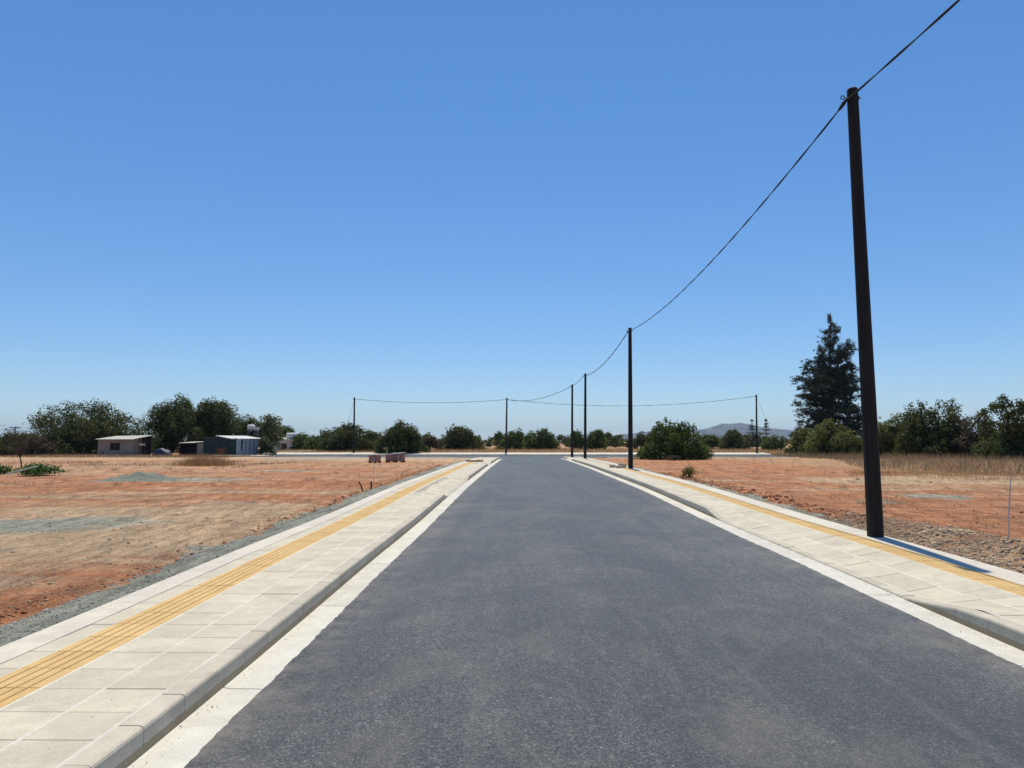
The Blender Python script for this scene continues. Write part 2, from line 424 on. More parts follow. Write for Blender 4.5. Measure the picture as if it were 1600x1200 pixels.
def band(v, a, b, soft):
    return smooth01((v - a) / soft + 0.5) * smooth01((b - v) / soft + 0.5)
def blob(x, y, cx, cy, rx, ry, rot=0.0):
    dx, dy = x - cx, y - cy
    c, s = math.cos(rot), math.sin(rot)
    dx, dy = dx * c + dy * s, -dx * s + dy * c
    return np.clip(1.25 - np.sqrt((dx / rx) ** 2 + (dy / ry) ** 2), 0, 1)

TRACKS = [(-1, 19.6, -0.10, 0.8, 0.22), (-1, 25.5, 0.05, 1.4, 0.12), (-1, 33.5, -0.16, 1.2, 0.15), (-1, 44.0, 0.10, 1.6, 0.1), (1, 20.5, 0.10, 0.9, 0.2), (1, 26.5, -0.06, 0.8, 0.25)]
def tracks(x, y):
    """wheel ruts: +1 in the rut, small ridge beside it"""
    t = np.zeros_like(np.asarray(x, float) + np.asarray(y, float))
    for (sd, y0, sl, am, fr) in TRACKS:
        ok = (x < -4.9) if sd < 0 else (x > 7.3)
        for off in (0.0, 1.75):
            d = np.abs(y - (y0 + off + sl * x + am * np.sin(fr * x + y0)))
            t = np.maximum(t, ok * smooth01((0.34 - d) / 0.16))
    return t
def soil_height(x, y):
    z = g(y) + 0.095
    near = smooth01((60 - y) / 40)
    z = z + (fbm(x * 0.25, y * 0.25, 3) - 0.5) * 0.10
    z = z + (fbm(x * 1.7, y * 1.7, 11) - 0.5) * 0.045 * near
    z = z + (fbm(x * 7, y * 7, 23, 3) - 0.5) * 0.022 * near
    z = z + (fbm(x * 0.5 + 9, y * 2.6, 31, 3) - 0.5) * 0.045 * near          # tracks and scrape marks across the plots
    z = z - 0.040 * tracks(x, y) * (0.5 + fbm(x * 2, y * 2, 53, 2))
    # loose ridge of dug-up earth right of the pavement
    r = band(x, 6.2, 7.5, 0.9) * smooth01((15.5 - y) / 4.0)
    z = z + r * (0.05 + 0.13 * fbm(x * 3, y * 3, 41, 3))
    r2 = band(x, 6.35, 6.9, 0.5) * smooth01((26 - y) / 6.0)
    z = z + r2 * 0.10 * fbm(x * 3, y * 2, 43, 3)
    # low bank where the grass starts on the right
    z = z + 0.16 * band(y, 28.5, 30.5, 1.4) * smooth01((x - 12) / 4) * fbm(x, y, 47, 3)
    # left strip of crushed stone lies level with the pavement edge
    ls = band(x, -4.6, -3.85, 0.35) * (y < 72)
    z = z * (1 - 0.7 * ls) + 0.7 * ls * (g(y) + 0.115 + (fbm(x * 9, y * 9, 5, 2) - 0.5) * 0.03)
    z = z - 0.05 * band(x, -4.75, -4.5, 0.2) * (y < 40)
    z = z + 0.12 * smooth01((y - 90) / 1.5) * smooth01((150 - y) / 40)
    # keep the earth below the pavement edging next to it
    lim = g(y) + 0.13
    nearp = ((x > -4.3) & (x < -3.8) | (x > 5.6) & (x < 6.0)) & (y < 76)
    z = np.where(nearp, np.minimum(z, lim), z)
    return z

def in_road(x, y):
    a = (x > -3.885) & (x < 5.655) & (y < 71.5) & (y > -14)
    b = (x > -6.5) & (x < 8.5) & (y >= 71.5) & (y < 76.5)
    c = (x > CX[0] + 0.3) & (x < CX[1] - 0.3) & (y > 76.2) & (y < 91.2)
    return a | b | c

def lines(points):
    out = []
    for a, b, step in points: out += list(np.arange(a, b, step))
    return np.array(sorted(set(np.round(out, 4))))

def build_ground():
    gx = [9000, 6500, 4500, 3000, 2000, 1300, 850, 550, 380, 270, 200]
    xs = lines([(-150, -60, 8), (-60, -26, 1.2), (-26, -14, 0.4), (-14, -4.8, 0.16), (-4.8, -3.9, 0.09), (5.7, 8.0, 0.08), (8.0, 16, 0.2), (16, 30, 0.5), (30, 60, 1.2), (60, 150, 8)])
    xs = np.array(sorted(set(list(xs) + [-v for v in gx] + gx + [-150, 150, -3.9, -3.87, -2, 0, 2, 4, 5.64, 5.67, -6.55, 8.55])))
    ys = lines([(-14, 2, 1.0), (2, 16, 0.1), (16, 36, 0.2), (36, 76, 0.5), (76, 92, 1.0), (92, 130, 3), (130, 200, 10)])
    ys = np.array(sorted(set(list(ys) + [-14, 71.45, 71.55, 76.15, 76.25, 91.15, 91.25] + gx + [-40, -120, -500, -2000, -9000])))
    X, Y = np.meshgrid(xs, ys)
    Z = soil_height(X, Y)
    Z = np.where(in_road(X, Y), g(Y) - 0.30, Z)
    Z = np.where((np.abs(X) > 160) | (Y > 180) | (Y < -20), -0.02, Z)
    V = np.stack([X, Y, Z], -1).reshape(-1, 3)
    ny, nx = X.shape
    i = np.arange(ny - 1)[:, None] * nx + np.arange(nx - 1)[None, :]
    F = np.stack([i, i + 1, i + nx + 1, i + nx], -1).reshape(-1, 4)
    me = fast_mesh('ground', V, F, M['soil'], True)
    x, y = V[:, 0], V[:, 1]
    wob = (fbm(x * 0.8, y * 0.8, 61) - 0.5)
    straw = 0.42 + 0.5 * (fbm(x * 0.16, y * 0.5, 71) - 0.5)
    straw = straw + 0.55 * blob(x, y, -9.0, 12.2, 6.5, 4.6, 0.25)                      # pale straw-covered plot, near left
    straw = straw + 0.35 * band(y, 16.0, 18.5, 1.5) * (x < -5) * fbm(x * .6, y, 77)
    straw = straw - 0.55 * blob(x, y, -5.2, 7.2, 1.3, 3.2, -0.2)                         # bare red earth beside the pavement
    straw = straw - 0.16 * band(y, 18.5, 29, 3) * (x < -4.6)
    straw = straw - 0.15 * blob(x, y, -9, 36, 5, 9)
    straw = straw + 0.30 * band(y, 38, 75, 5) * (x < -14)
    straw = straw + 0.40 * band(y, 55, 80, 8) * (x < -3) * (x > -14)
    straw = straw - 0.14 * (x > 6) * band(y, 8, 30, 4)
    straw = straw + 0.60 * band(y, 25.5, 30, 2.5) * (x > 10.5)
    straw = straw + 0.35 * (x > 6) * band(y, 66, 90, 6) - 0.22 * band(x, 6, 17, 3) * band(y, 30, 62, 6)
    straw = straw + 0.35 * band(x, 5.8, 7.6, 0.8) * (y < 14)
    straw = straw + 0.30 * tracks(x, y) - 0.25 * (x < -14) * band(y, 36, 60, 6)
    gravel = 1.0 * band(x + wob * 1.1 + 0.35 * (fbm(y * 0.35, y * 0, 67) - 0.5), -4.50, -3.4, 0.22) * (y < 74)
    gravel = np.maximum(gravel, 0.74 * blob(x, y, -9.2, 13.9, 3.8, 2.3, 0.25))
    gravel = np.maximum(gravel, 0.55 * blob(x, y, -7.2, 18.0, 1.8, 0.9, 0.2))
    gravel = np.maximum(gravel, 0.50 * blob(x, y, -8.0, 10.6, 2.2, 0.8, 0.2))
    gravel = np.maximum(gravel, 1.0 * blob(x, y, -12.7, 27.7, 4.0, 1.5, 0.22))
    gravel = np.maximum(gravel, 0.75 * blob(x, y, -11.0, 36.0, 3.0, 1.6, 0.2))
    gravel = np.maximum(gravel, 0.8 * blob(x, y, -17.0, 60.0, 6.0, 4.0, 0.1))
    gravel = np.maximum(gravel, 0.85 * band(x + wob * 0.5, 5.5, 6.15, 0.3) * smooth01((y - 12) / 3) * (y < 60))
    gravel = np.maximum(gravel, 0.40 * band(x + wob * .6, 5.5, 7.2, 0.6) * (y < 13))
    gravel = np.maximum(gravel, 0.66 * blob(x, y, 10.8, 20.2, 1.7, 1.7, -0.2))
    gravel = np.maximum(gravel, 0.56 * blob(x, y, 8.6, 18.6, 1.5, 1.2, -0.2))
    gravel = np.maximum(gravel, 0.85 * band(y + wob * 2, 71.5, 77, 1.5) * band(x, -22, -3.5, 3))
    gravel = np.maximum(gravel, 0.80 * band(y + wob * 2, 72.5, 77, 1.5) * band(x, 5, 22, 3))
    field = np.maximum(smooth01((y - 91.0) / 0.6), 0) * 0.85
    field = np.maximum(field, 0.8 * smooth01((x - 14) / 6) * smooth01((y - 30) / 4))
    for n, a in (('straw', straw), ('gravel', gravel), ('field', field)):
        at = me.attributes.new(n, 'FLOAT', 'POINT'); at.data.foreach_set('value', np.asarray(a, dtype=np.float32))
    return tag(obj('ground', me), 'bare red earth with pale straw and grey crushed stone patches', 'ground', kind='structure')
ground = build_ground()

# ------------------------------------------------------------------ carriageway
def build_road():
    ys = np.concatenate([np.arange(-13.5, 2, 0.5), np.arange(2, 16, 0.035), np.arange(16, 40, 0.12), np.arange(40, 70.01, 0.5), np.linspace(70.2, 76.0, 24)])
    fl = np.clip((ys - 71.4) / 4.6, 0, 1); flr = np.clip((ys - 74.2) / 1.8, 0, 1)
    jl = (fbm(ys * 14, ys * 0, 1, 3) - 0.5) * 0.022 + (fbm(ys * 2.2, ys * 0, 2, 3) - 0.5) * 0.026
    jr = (fbm(ys * 14, ys * 0, 8, 3) - 0.5) * 0.022 + (fbm(ys * 2.2, ys * 0, 9, 3) - 0.5) * 0.026
    el = XL + jl - 4.6 * (1 - np.sqrt(np.maximum(1 - fl ** 2, 0)))
    er = XR + jr + 4.4 * (1 - np.sqrt(np.maximum(1 - flr ** 2, 0)))
    cols = [el, el + 0.12, np.full_like(ys, -0.6), np.full_like(ys, 1.0), np.full_like(ys, 2.6), er - 0.12, er]
    X = np.stack(cols, 1); Yy = np.repeat(ys[:, None], len(cols), 1)
    Z = g(Yy) + 0.008; Z[:, 0] -= 0.004; Z[:, -1] -= 0.004
    V = np.stack([X, Yy, Z], -1).reshape(-1, 3); ny, nx = X.shape
    i = np.arange(ny - 1)[:, None] * nx + np.arange(nx - 1)[None, :]
    F = np.stack([i, i + 1, i + nx + 1, i + nx], -1).reshape(-1, 4)
    return tag(obj('road', fast_mesh('road', V, F, M['asphalt'], True)), 'new dark grey asphalt street running away to a junction', 'road', kind='structure')
road = build_road()
b = MB(); b.add([(CX[0], 76.0, 0.008), (CX[1], 76.0, 0.008), (CX[1], 88.0, 0.008), (CX[0], 88.0, 0.008)], [(0, 1, 2, 3)])
tag(b.build('cross_street', M['asphalt_cross']), 'asphalt cross street at the far end of the road', 'road', kind='structure')

# ------------------------------------------------------------------ pavements with kerbs, tiles, tactile strip and gutter
DROP = {'L': [(20.2, 21.0, 28.6, 29.6), (45.5, 46.5, 50.0, 51.5)],
        'R': [(7.0, 8.1, 15.6, 16.7), (60.5, 61.5, 67.0, 68.5)]}
def drop(side, y):
    d = np.zeros_like(np.asarray(y, float))
    for a, b_, c, e in DROP[side]:
        d = np.maximum(d, np.clip((y - a) / (b_ - a), 0, 1) * np.clip((e - y) / (e - c), 0, 1))
    return d
def walk_top(side, u, y):
    return g(y) + 0.16 - drop(side, y) * 0.128 * np.clip((0.86 - np.asarray(u, float)) / 0.71, 0, 1)
LAY = {'L': dict(t=[(0.15, 0.55), (0.55, 0.95), (1.35, 1.55)], y=(0.95, 1.35), e=(1.55, 1.85)),
       'R': dict(t=[(0.15, 0.505), (0.505, 0.86)], y=(0.86, 1.24), e=(1.24, 1.66))}
def wx(side, u): return KL - u if side == 'L' else KR + u

def tile_mesh(side, u0, u1, y0, y1, mat, dz, gap=0.0030, inset=0.004):
    vs = []
    for ins, dzz in ((0.0, -0.04), (0.0, -0.002), (inset, 0.0)):
        for (u, y) in ((u0 + gap + ins, y0 + gap + ins), (u1 - gap - ins, y0 + gap + ins), (u1 - gap - ins, y1 - gap - ins), (u0 + gap + ins, y1 - gap - ins)):
            vs.append((wx(side, u), y, float(walk_top(side, u, y)) + dzz + dz))
    fs = [(8, 9, 10, 11)]
    for r in (0, 4):
        for k in range(4): fs.append((r + k, r + (k + 1) % 4, r + 4 + (k + 1) % 4, r + 4 + k))
    if side == 'L': fs = [f[::-1] for f in fs]
    return mesh_data('paving_tile', vs, fs, mat)

def tactile_mesh(side, u0, u1, y0, y1, mat, dz, gap=0.003):
    w = (u1 - u0 - 2 * gap); n = 5; pts = [(0.0, -0.04), (0.0, -0.001), (0.004, 0.004)]; grime = []
    for k in range(1, n):
        c = k / n * w
        pts += [(c - 0.008, 0.004), (c - 0.005, -0.005), (c + 0.005, -0.005), (c + 0.008, 0.004)]; grime.append(len(pts) - 3)
    pts += [(w - 0.004, 0.004), (w, -0.001), (w, -0.04)]
    vs = []
    for y in (y0 + gap, y1 - gap):
        for (uu, z) in pts: vs.append((wx(side, u0 + gap + uu), y, float(walk_top(side, u0 + gap + uu, y)) + z + dz))
    m = len(pts); fs = [(i, i + 1, m + i + 1, m + i) for i in range(m - 1)]
    fs += [tuple(range(m))[::-1], tuple(range(m, 2 * m))]
    if side == 'R': fs = [f[::-1] for f in fs]
    me = mesh_data('tactile_tile', vs, fs, mat); me.materials.append(M['grime'])
    for i in grime: me.polygons[i].material_index = 1
    return me

def kerb_mesh(side, y0, y1, mat, dz, gap=0.003):
    vs = []
    for y in (y0 + gap, y1 - gap):
        zt = float(walk_top(side, 0.0, y)) + dz; gz = float(g(y)); zb = min(gz + 0.05, zt - 0.032)
        prof = [(0.0, zb), (0.0, zt - 0.022), (0.006, zt - 0.008), (0.022, zt), (0.147, zt), (0.147, zb)]
        vs += [(wx(side, u), y, z) for u, z in prof]
    m = 6; fs = [(i, (i + 1) % m, m + (i + 1) % m, m + i) for i in range(m)]
    fs += [tuple(range(m))[::-1], tuple(range(m, 2 * m))]
    me = mesh_data('kerb_stone', vs, fs, mat)
    bm = bmesh.new(); bm.from_mesh(me); bmesh.ops.recalc_face_normals(bm, faces=bm.faces[:]); bm.to_mesh(me); bm.free()
    return me

def strip(name, side, us, zoff, ys, mat, parent, skirt=None, raw=None):
    """a continuous strip along the pavement through the given u positions"""
    rows = []
    for y in ys:
        r = []
        for u, zo in zip(us, zoff):
            z = float(g(y)) + zo if raw else float(walk_top(side, u, y)) + zo
            r.append((wx(side, u), y, z))
        rows.append(r)
    V = np.array(rows).reshape(-1, 3); nx = len(us); ny = len(ys)
    i = np.arange(ny - 1)[:, None] * nx + np.arange(nx - 1)[None, :]
    F = np.stack([i, i + 1, i + nx + 1, i + nx], -1).reshape(-1, 4)
    if side == 'L': F = F[:, ::-1]
    return obj(name, fast_mesh(name, V, F, mat), parent)

def build_walk(side):
    root = empty('pavement_left' if side == 'L' else 'pavement_right', (0, 0, 0))
    tag(root, ('pale paved footway with yellow tactile strip, left of the street' if side == 'L' else 'pale paved footway with yellow tactile strip, right of the street'), 'pavement', kind='structure')
    yend = YEND[side]; ybed = np.concatenate([np.arange(Y0, 32, 0.2), np.arange(32, yend, 0.5), [yend]])
    ed_u, out_u = LAY[side]['e']
    strip('joint_bedding', side, (0.149, 0.30, 0.55, 0.86, ed_u + 0.01), (-0.0075,) * 5, ybed, M['mortar'], root)
    for u_ in sorted({v for ac in LAY[side]['t'] for v in ac} - {LAY[side]['e'][0]}):
        strip('mortar_joint', side, (u_ - 0.013, u_ - 0.009, u_ + 0.009, u_ + 0.013), (-0.004, 0.0014, 0.0014, -0.004), ybed, M['mortar_light'], root)
    # mortar haunch under the kerb: only as high as the kerb stones allow
    rows = []
    for y in ybed:
        zt = float(walk_top(side, 0.0, y)) - float(g(y)); top = min(0.052, zt - 0.032)
        rows.append([(wx(side, -0.004), y, float(g(y)) - 0.2), (wx(side, -0.002), y, float(g(y)) + top + 0.006), (wx(side, 0.14), y, float(g(y)) + top)])
    V = np.array(rows).reshape(-1, 3); ny = len(ybed)
    i = np.arange(ny - 1)[:, None] * 3 + np.arange(2)[None, :]
    F = np.stack([i, i + 1, i + 4, i + 3], -1).reshape(-1, 4)
    obj('kerb_bedding', fast_mesh('kerb_bedding', V, F, M['kerb_base']), root)
    # edging cast along the outer side, in lengths
    y = Y0
    while y < yend:
        y1 = min(y + 3.0, yend); b = MB(); n = 6; vs = []
        yy = np.linspace(y + 0.002, y1 - 0.002, n)
        for q in yy:
            zt = float(walk_top(side, 1.4, q))
            vs += [(wx(side, ed_u + 0.004), q, zt - 0.05), (wx(side, ed_u + 0.004), q, zt + 0.001), (wx(side, out_u - 0.01), q, zt + 0.001), (wx(side, out_u), q, zt - 0.01), (wx(side, out_u), q, zt - 0.35)]
        fs = []
        for k in range(n - 1):
            for j in range(4): fs.append((k * 5 + j, k * 5 + j + 1, k * 5 + 6 + j, k * 5 + 5 + j))
        fs += [(0, 1, 2, 3, 4), tuple(range((n - 1) * 5, n * 5))]
        b.add(vs, fs); b.build('edging_strip', M['edging'], root)
        y = y1
    # gutter slabs
    b = 0; y = Y0 - (0.9 if side == 'L' else 0.3)
    while y < yend:
        y1 = min(y + 2.5, yend); n = 6; mb = MB(); vs = []
        for q in np.linspace(y + 0.006, y1 - 0.006, n):
            gz = float(g(q))
            vs += [(wx(side, -0.34), q, gz - 0.1), (wx(side, -0.34), q, gz - 0.002), (wx(side, -0.04), q, gz + 0.001), (wx(side, 0.001), q, gz + 0.010), (wx(side, 0.001), q, gz - 0.1)]
        fs = []
        for k in range(n - 1):
            for j in range(4): fs.append((k * 5 + j, k * 5 + j + 1, k * 5 + 6 + j, k * 5 + 5 + j))
        fs += [(0, 1, 2, 3, 4), tuple(range((n - 1) * 5, n * 5))]
        mb.add(vs, fs); mb.build('gutter_slab', M['gutter'], root)
        y = y1
    rows = [[(wx(side, -0.33), q, float(g(q)) - 0.012), (wx(side, 0.003), q, float(g(q)) - 0.006)] for q in ybed]
    V = np.array(rows).reshape(-1, 3); i = np.arange(len(ybed) - 1) * 2
    obj('gutter_joint', fast_mesh('gutter_joint', V, np.stack([i, i + 1, i + 3, i + 2], -1), M['kerb_base']), root)
    # kerb stones, all of them
    y = Y0
    while y < yend - 0.05:
        y1 = min(y + 0.5, yend)
        obj('kerb_stone', kerb_mesh(side, y, y1, M['kerb'], float(RNG.normal(0, 0.0018))), root); y = y1
    # paving tiles one by one in the near 30 m
    y = Y0; far_t = MB(); far_y = MB()
    cols = LAY[side]['t']
    while y < yend - 0.05:
        y1 = min(y + 0.4, yend)
        for (u0, u1) in cols:
            dz = float(RNG.normal(0, 0.0015))
            me = tile_mesh(side, u0, u1, y, y1, M['paver'] if y < 29.5 else M['paver_far'], dz)
            if y < 29.5: obj('paving_tile', me, root)
            else:
                far_t.add([v.co for v in me.vertices], [list(p.vertices) for p in me.polygons]); bpy.data.meshes.remove(me)
        me = tactile_mesh(side, *LAY[side]['y'], y, y1, M['yellow'] if y < 29.5 else M['yellow_far'], float(RNG.normal(0, 0.001)))
        end_y = 58.0 if side == 'L' else 45.0
        if y < 29.5: obj('tactile_tile', me, root)
        else:
            (far_y if y < end_y else far_t).add([v.co for v in me.vertices], [list(p.vertices) for p in me.polygons]); bpy.data.meshes.remove(me)
        y = y1
    tag(obj('paving_tiles_far', mesh_data('paving_tiles_far', far_t.v, far_t.f, M['paver_far']), root), kind='stuff')
    tag(obj('tactile_tiles_far', mesh_data('tactile_tiles_far', far_y.v, far_y.f, M['yellow_far']), root), kind='stuff')
    # end of the footway at the junction
    mb = MB(); zt = float(g(yend)) + 0.158
    mb.box(min(wx(side, 0), wx(side, out_u)), max(wx(side, 0), wx(side, out_u)), yend + 0.003, yend + 0.15, -0.2, zt)
    mb.build('end_kerb', M['kerb'], root)
    return root
walk_l = build_walk('L')
walk_r = build_walk('R')

# far footway along the other side of the cross street
root = empty('pavement_far', (0, 0, 0)); tag(root, 'pale footway along the far side of the cross street', 'pavement', kind='structure')
x = CX[0] + 1.0
while x < CX[1] - 1.5:
    x1 = x + 1.0
    MB().box(x + 0.004, x1 - 0.004, 88.0, 88.15, -0.2, 0.15).build('kerb_stone', M['kerb'], root)
    zz = float(RNG.normal(0, 0.003)); a_, c_ = x + 0.004, x1 - 0.004
    MB().add([(a_, 88.155, -0.2), (c_, 88.155, -0.2), (c_, 91.6, -0.2), (a_, 91.6, -0.2), (a_, 88.155, 0.15 + zz), (c_, 88.155, 0.15 + zz), (c_, 91.6, 0.31 + zz), (a_, 91.6, 0.31 + zz)],
             [(3, 2, 1, 0), (4, 5, 6, 7), (0, 1, 5, 4), (1, 2, 6, 5), (2, 3, 7, 6), (3, 0, 4, 7)]).build('paving_slab', M['edging'], root)
    x = x1
b = MB(); b.add([(CX[0] + 1.0, 87.70, 0.012), (x, 87.70, 0.012), (x, 87.998, 0.012), (CX[0] + 1.0, 87.998, 0.012)], [(0, 1, 2, 3)]); b.build('gutter', M['gutter'], root)
# pale track that leaves the junction behind the huts, and the slab in front of the hut
b = MB(); pts = [(-31.5, 90.7), (-32.5, 97), (-33.2, 106), (-33.5, 118), (-33.0, 132), (-31.5, 140)]
vs = []; wdt = 3.2
for (px, py) in pts: vs += [(px, py, float(soil_height(np.array(px), np.array(py))) + 0.06), (px + wdt + 0.02 * (py - 90), py, float(soil_height(np.array(px), np.array(py))) + 0.06)]
b.add(vs, [(2 * i, 2 * i + 1, 2 * i + 3, 2 * i + 2) for i in range(len(pts) - 1)])
tag(b.build('path', M['edging']), 'pale concrete track leading back behind the cross street', 'path', kind='structure')
b = MB(); b.box(-33.2, -27.6, 79.4, 83.2, -0.1, 0.15); bevel(b.build('concrete_slab', M['edging']), 0.02)
tag(bpy.data.objects['concrete_slab'], 'grey concrete apron in front of the green and white hut', 'slab', kind='structure')

# ------------------------------------------------------------------ hills on the horizon
def build_hills():
    prof = np.array([(-2600, -5), (-900, 6), (25, 9), (268, 42), (431, 55), (734, 47), (937, 67), (1038, 82), (1391, 93), (1518, 108), (1594, 128), (1695, 140), (1771, 136), (1846, 113), (2021, 92), (2247, 72), (2547, 37), (2947, 12), (4200, 5), (5200, -5)], float)
    xs = np.linspace(-2600, 5200, 420); rows = np.linspace(-1, 1, 46)
    X, R = np.meshgrid(xs, rows)
    H = np.interp(X, prof[:, 0], prof[:, 1])
    ridge = fbm(X * 0.006, R * 3 + X * 0.001, 91, 5)
    Z = H * np.cos(R * math.pi / 2) ** 0.8 * (0.82 + 0.36 * ridge) - 3 + (1 - np.abs(R)) * 10 * (fbm(X * .02, R * 9, 95, 3) - .5)
    Yy = 6000 + R * 900 + 120 * np.sin(X * 0.004)
    V = np.stack([X, Yy, Z], -1).reshape(-1, 3); ny, nx = X.shape
    i = np.arange(ny - 1)[:, None] * nx + np.arange(nx - 1)[None, :]
    F = np.stack([i, i + 1, i + nx + 1, i + nx], -1).reshape(-1, 4)
    m, nt, bs, out = new_mat('hill_scrub'); w = N(nt); p = w.coord()
    n1 = w.noise(p, 0.012, 7, 0.65); 
    c = w.mix(w.ramp(n1, [(0.42, 0.0), (0.58, 1.0)]), (0.050, 0.055, 0.042), (0.17, 0.14, 0.105))
    nt.links.new(c, bs.inputs['Base Color']); bs.inputs['Roughness'].default_value = 1.0; bs.inputs['Specular IOR Level'].default_value = 0.05
    return tag(obj('hills', fast_mesh('hills', V, F, m, True)), 'low hazy blue mountain ridge on the horizon', 'hills', kind='structure')
build_hills()

# ================================================================== utility poles and cables
POLE_GROUP = 'black wooden utility poles along the streets'
def make_pole(x, y, zb, h, lean, label, detail=True, r0=0.122, r1=0.085):
    root = empty('utility_pole', (x, y, zb)); tag(root, label, 'utility pole', POLE_GROUP)
    n = 24; zs = list(np.linspace(-0.3, h - 0.03, 14)) + [h - 0.012, h]
    vs = []
    for k, z in enumerate(zs):
        t = max(z, 0) / h; r = (r0 + (r1 - r0) * t)
        if z > h - 0.02: r *= 0.94 if z < h else 0.80
        for a in range(n):
            th = 2 * math.pi * a / n; rr = r * (1 + 0.018 * math.sin(5 * th + 1.0) + 0.012 * math.sin(9 * th + z * 0.4))
            vs.append((lean * t + rr * math.cos(th), rr * math.sin(th), z))
    fs = [(i * n + k, i * n + (k + 1) % n, (i + 1) * n + (k + 1) % n, (i + 1) * n + k) for i in range(len(zs) - 1) for k in range(n)]
    fs.append(tuple(range((len(zs) - 1) * n, len(zs) * n)))
    obj('shaft', mesh_data('shaft', vs, fs, M['pole'], True), root)
    zt = h - 0.16; xt = lean * zt / h
    # through bolt with an eye on the street side
    b = MB(); b.tube([(xt - r1 - 0.05, 0, zt), (xt + r1 + 0.045, 0, zt)], 0.008, 8)
    ring = [(xt - r1 - 0.078 + 0.03 * math.cos(t), 0, zt + 0.012 + 0.03 * math.sin(t)) for t in np.linspace(0, 2 * math.pi, 17)]
    b.tube(ring, 0.008, 6, False); b.build('eye_bolt', M['pole'], root)
    b = MB(); b.box(xt + r1 + 0.004, xt + r1 + 0.014, -0.03, 0.03, zt - 0.03, zt + 0.03); b.build('washer_plate', M['steel'], root)
    # dead-end clamp hanging under the eye
    b = MB(); b.tube([(xt - r1 - 0.03, -0.05, zt - 0.03), (xt - r1 - 0.05, 0.03, zt - 0.07), (xt - r1 - 0.055, 0.16, zt - 0.10), (xt - r1 - 0.055, 0.24, zt - 0.105)], [0.016, 0.032, 0.026, 0.014], 8)
    b.build('cable_clamp', M['cable'], root, True)
    return root
# x, y, base height, height, lean at the top
POLES = {
    'p1': (5.50, 11.95, 0.21, 7.20, -0.12, 'nearest black utility pole, tallest in the picture, at right pavement edge'),
    'p2': (5.37, 37.5, 0.34, 7.0, 0.05, 'second black utility pole beside the loose broken pavers'),
    'p3': (5.20, 62.2, 0.27, 7.0, 0.07, 'right one of the two close utility poles at the corner'),
    'p4': (4.82, 72.6, 0.13, 7.0, 0.06, 'left one of the two close utility poles at the corner'),
    'p5': (-1.87, 90.9, 0.26, 6.62, 0.10, 'far utility pole standing straight beyond the end of the road'),
    'p6': (-20.2, 91.0, 0.26, 6.70, -0.02, 'leftmost utility pole beyond the stacked paver pallets'),
    'p7': (27.95, 90.4, 0.22, 7.0, 0.08, 'rightmost far utility pole at the end of the far footway'),
}
PO = {k: make_pole(*v) for k, v in POLES.items()}
def att(k, dx=0.0):
    x, y, z, h, lean, _ = POLES[k]
    return Vector((x + lean - 0.10 + dx, y, z + h - 0.20))
def cable(a, b_, sag, label, r=0.017, n=40, name='overhead_cable', group='cables strung between the poles'):
    pts = []
    for i in range(n + 1):
        t = i / n; p = a.lerp(b_, t); p.z -= sag * 4 * t * (1 - t); pts.append(p)
    o = MB()
    # two strands wound round each other
    rad = r * 0.62
    for ph in (0.0, math.pi):
        q = []
        L = 0.0
        for i, p in enumerate(pts):
            q.append(p)
        m = []
        seg = max(len(pts) * 3, 120)
        for k in range(seg + 1):
            t = k / seg * (len(pts) - 1); i = min(int(t), len(pts) - 2); p = pts[i].lerp(pts[i + 1], t - i)
            d = (pts[i + 1] - pts[i]).normalized(); s = d.cross(Vector((0, 0, 1))).normalized(); u = s.cross(d)
            th = ph + k * 0.38
            m.append(p + s * (rad * math.cos(th)) + u * (rad * math.sin(th)))
        o.tube(m, r * 0.72, 6)
    c = o.build(name, M['cable'], None, True)
    return tag(c, label, 'cable', group)
cable(Vector((5.45, -13.7, 6.9)), att('p1'), 0.35, 'black cable running from the nearest pole out of the top right corner', 0.0135, 60)
cable(att('p1'), att('p2'), 0.55, 'long sagging black cable between the nearest and second pole', 0.0135, 60)
cable(att('p2'), att('p3'), 0.50, 'black cable between the second pole and the corner poles', 0.019)
cable(att('p3'), att('p4'), 0.08, 'short black cable joining the two close corner poles', 0.019, 16)
cable(att('p4'), att('p5', 0.1), 0.62, 'sagging black cable from the corner poles across the junction', 0.020)
cable(att('p5'), att('p6', 0.18), 0.42, 'black cable between the middle and the leftmost far pole', 0.020)
cable(att('p5', 0.2), att('p7'), 0.95, 'long black cable between the middle and the rightmost far pole', 0.020)
cable(att('p6', 0.1), Vector((-23.9, 99.0, 0.05)), 0.05, 'stay wire slanting down left from the leftmost far pole', 0.010, 16, 'stay_wire', 'stay wires of the end poles')
cable(att('p7', 0.1), Vector((33.2, 97.5, 0.05)), 0.05, 'stay wire slanting down right from the rightmost far pole', 0.010, 16, 'stay_wire', 'stay wires of the end poles')
# power pole far off at the left edge
root = empty('power_pole', (-168.8, 250, 0)); tag(root, 'tiny far power pole with a crossbar at the left edge', 'power pole')
MB().tube([(0, 0, -0.2), (0, 0, 6.5)], [0.22, 0.17], 10).build('shaft', M['bark'], root)
MB().box(-1.6, 1.6, -0.28, -0.18, 6.0, 6.28).build('crossbar', M['bark'], root)

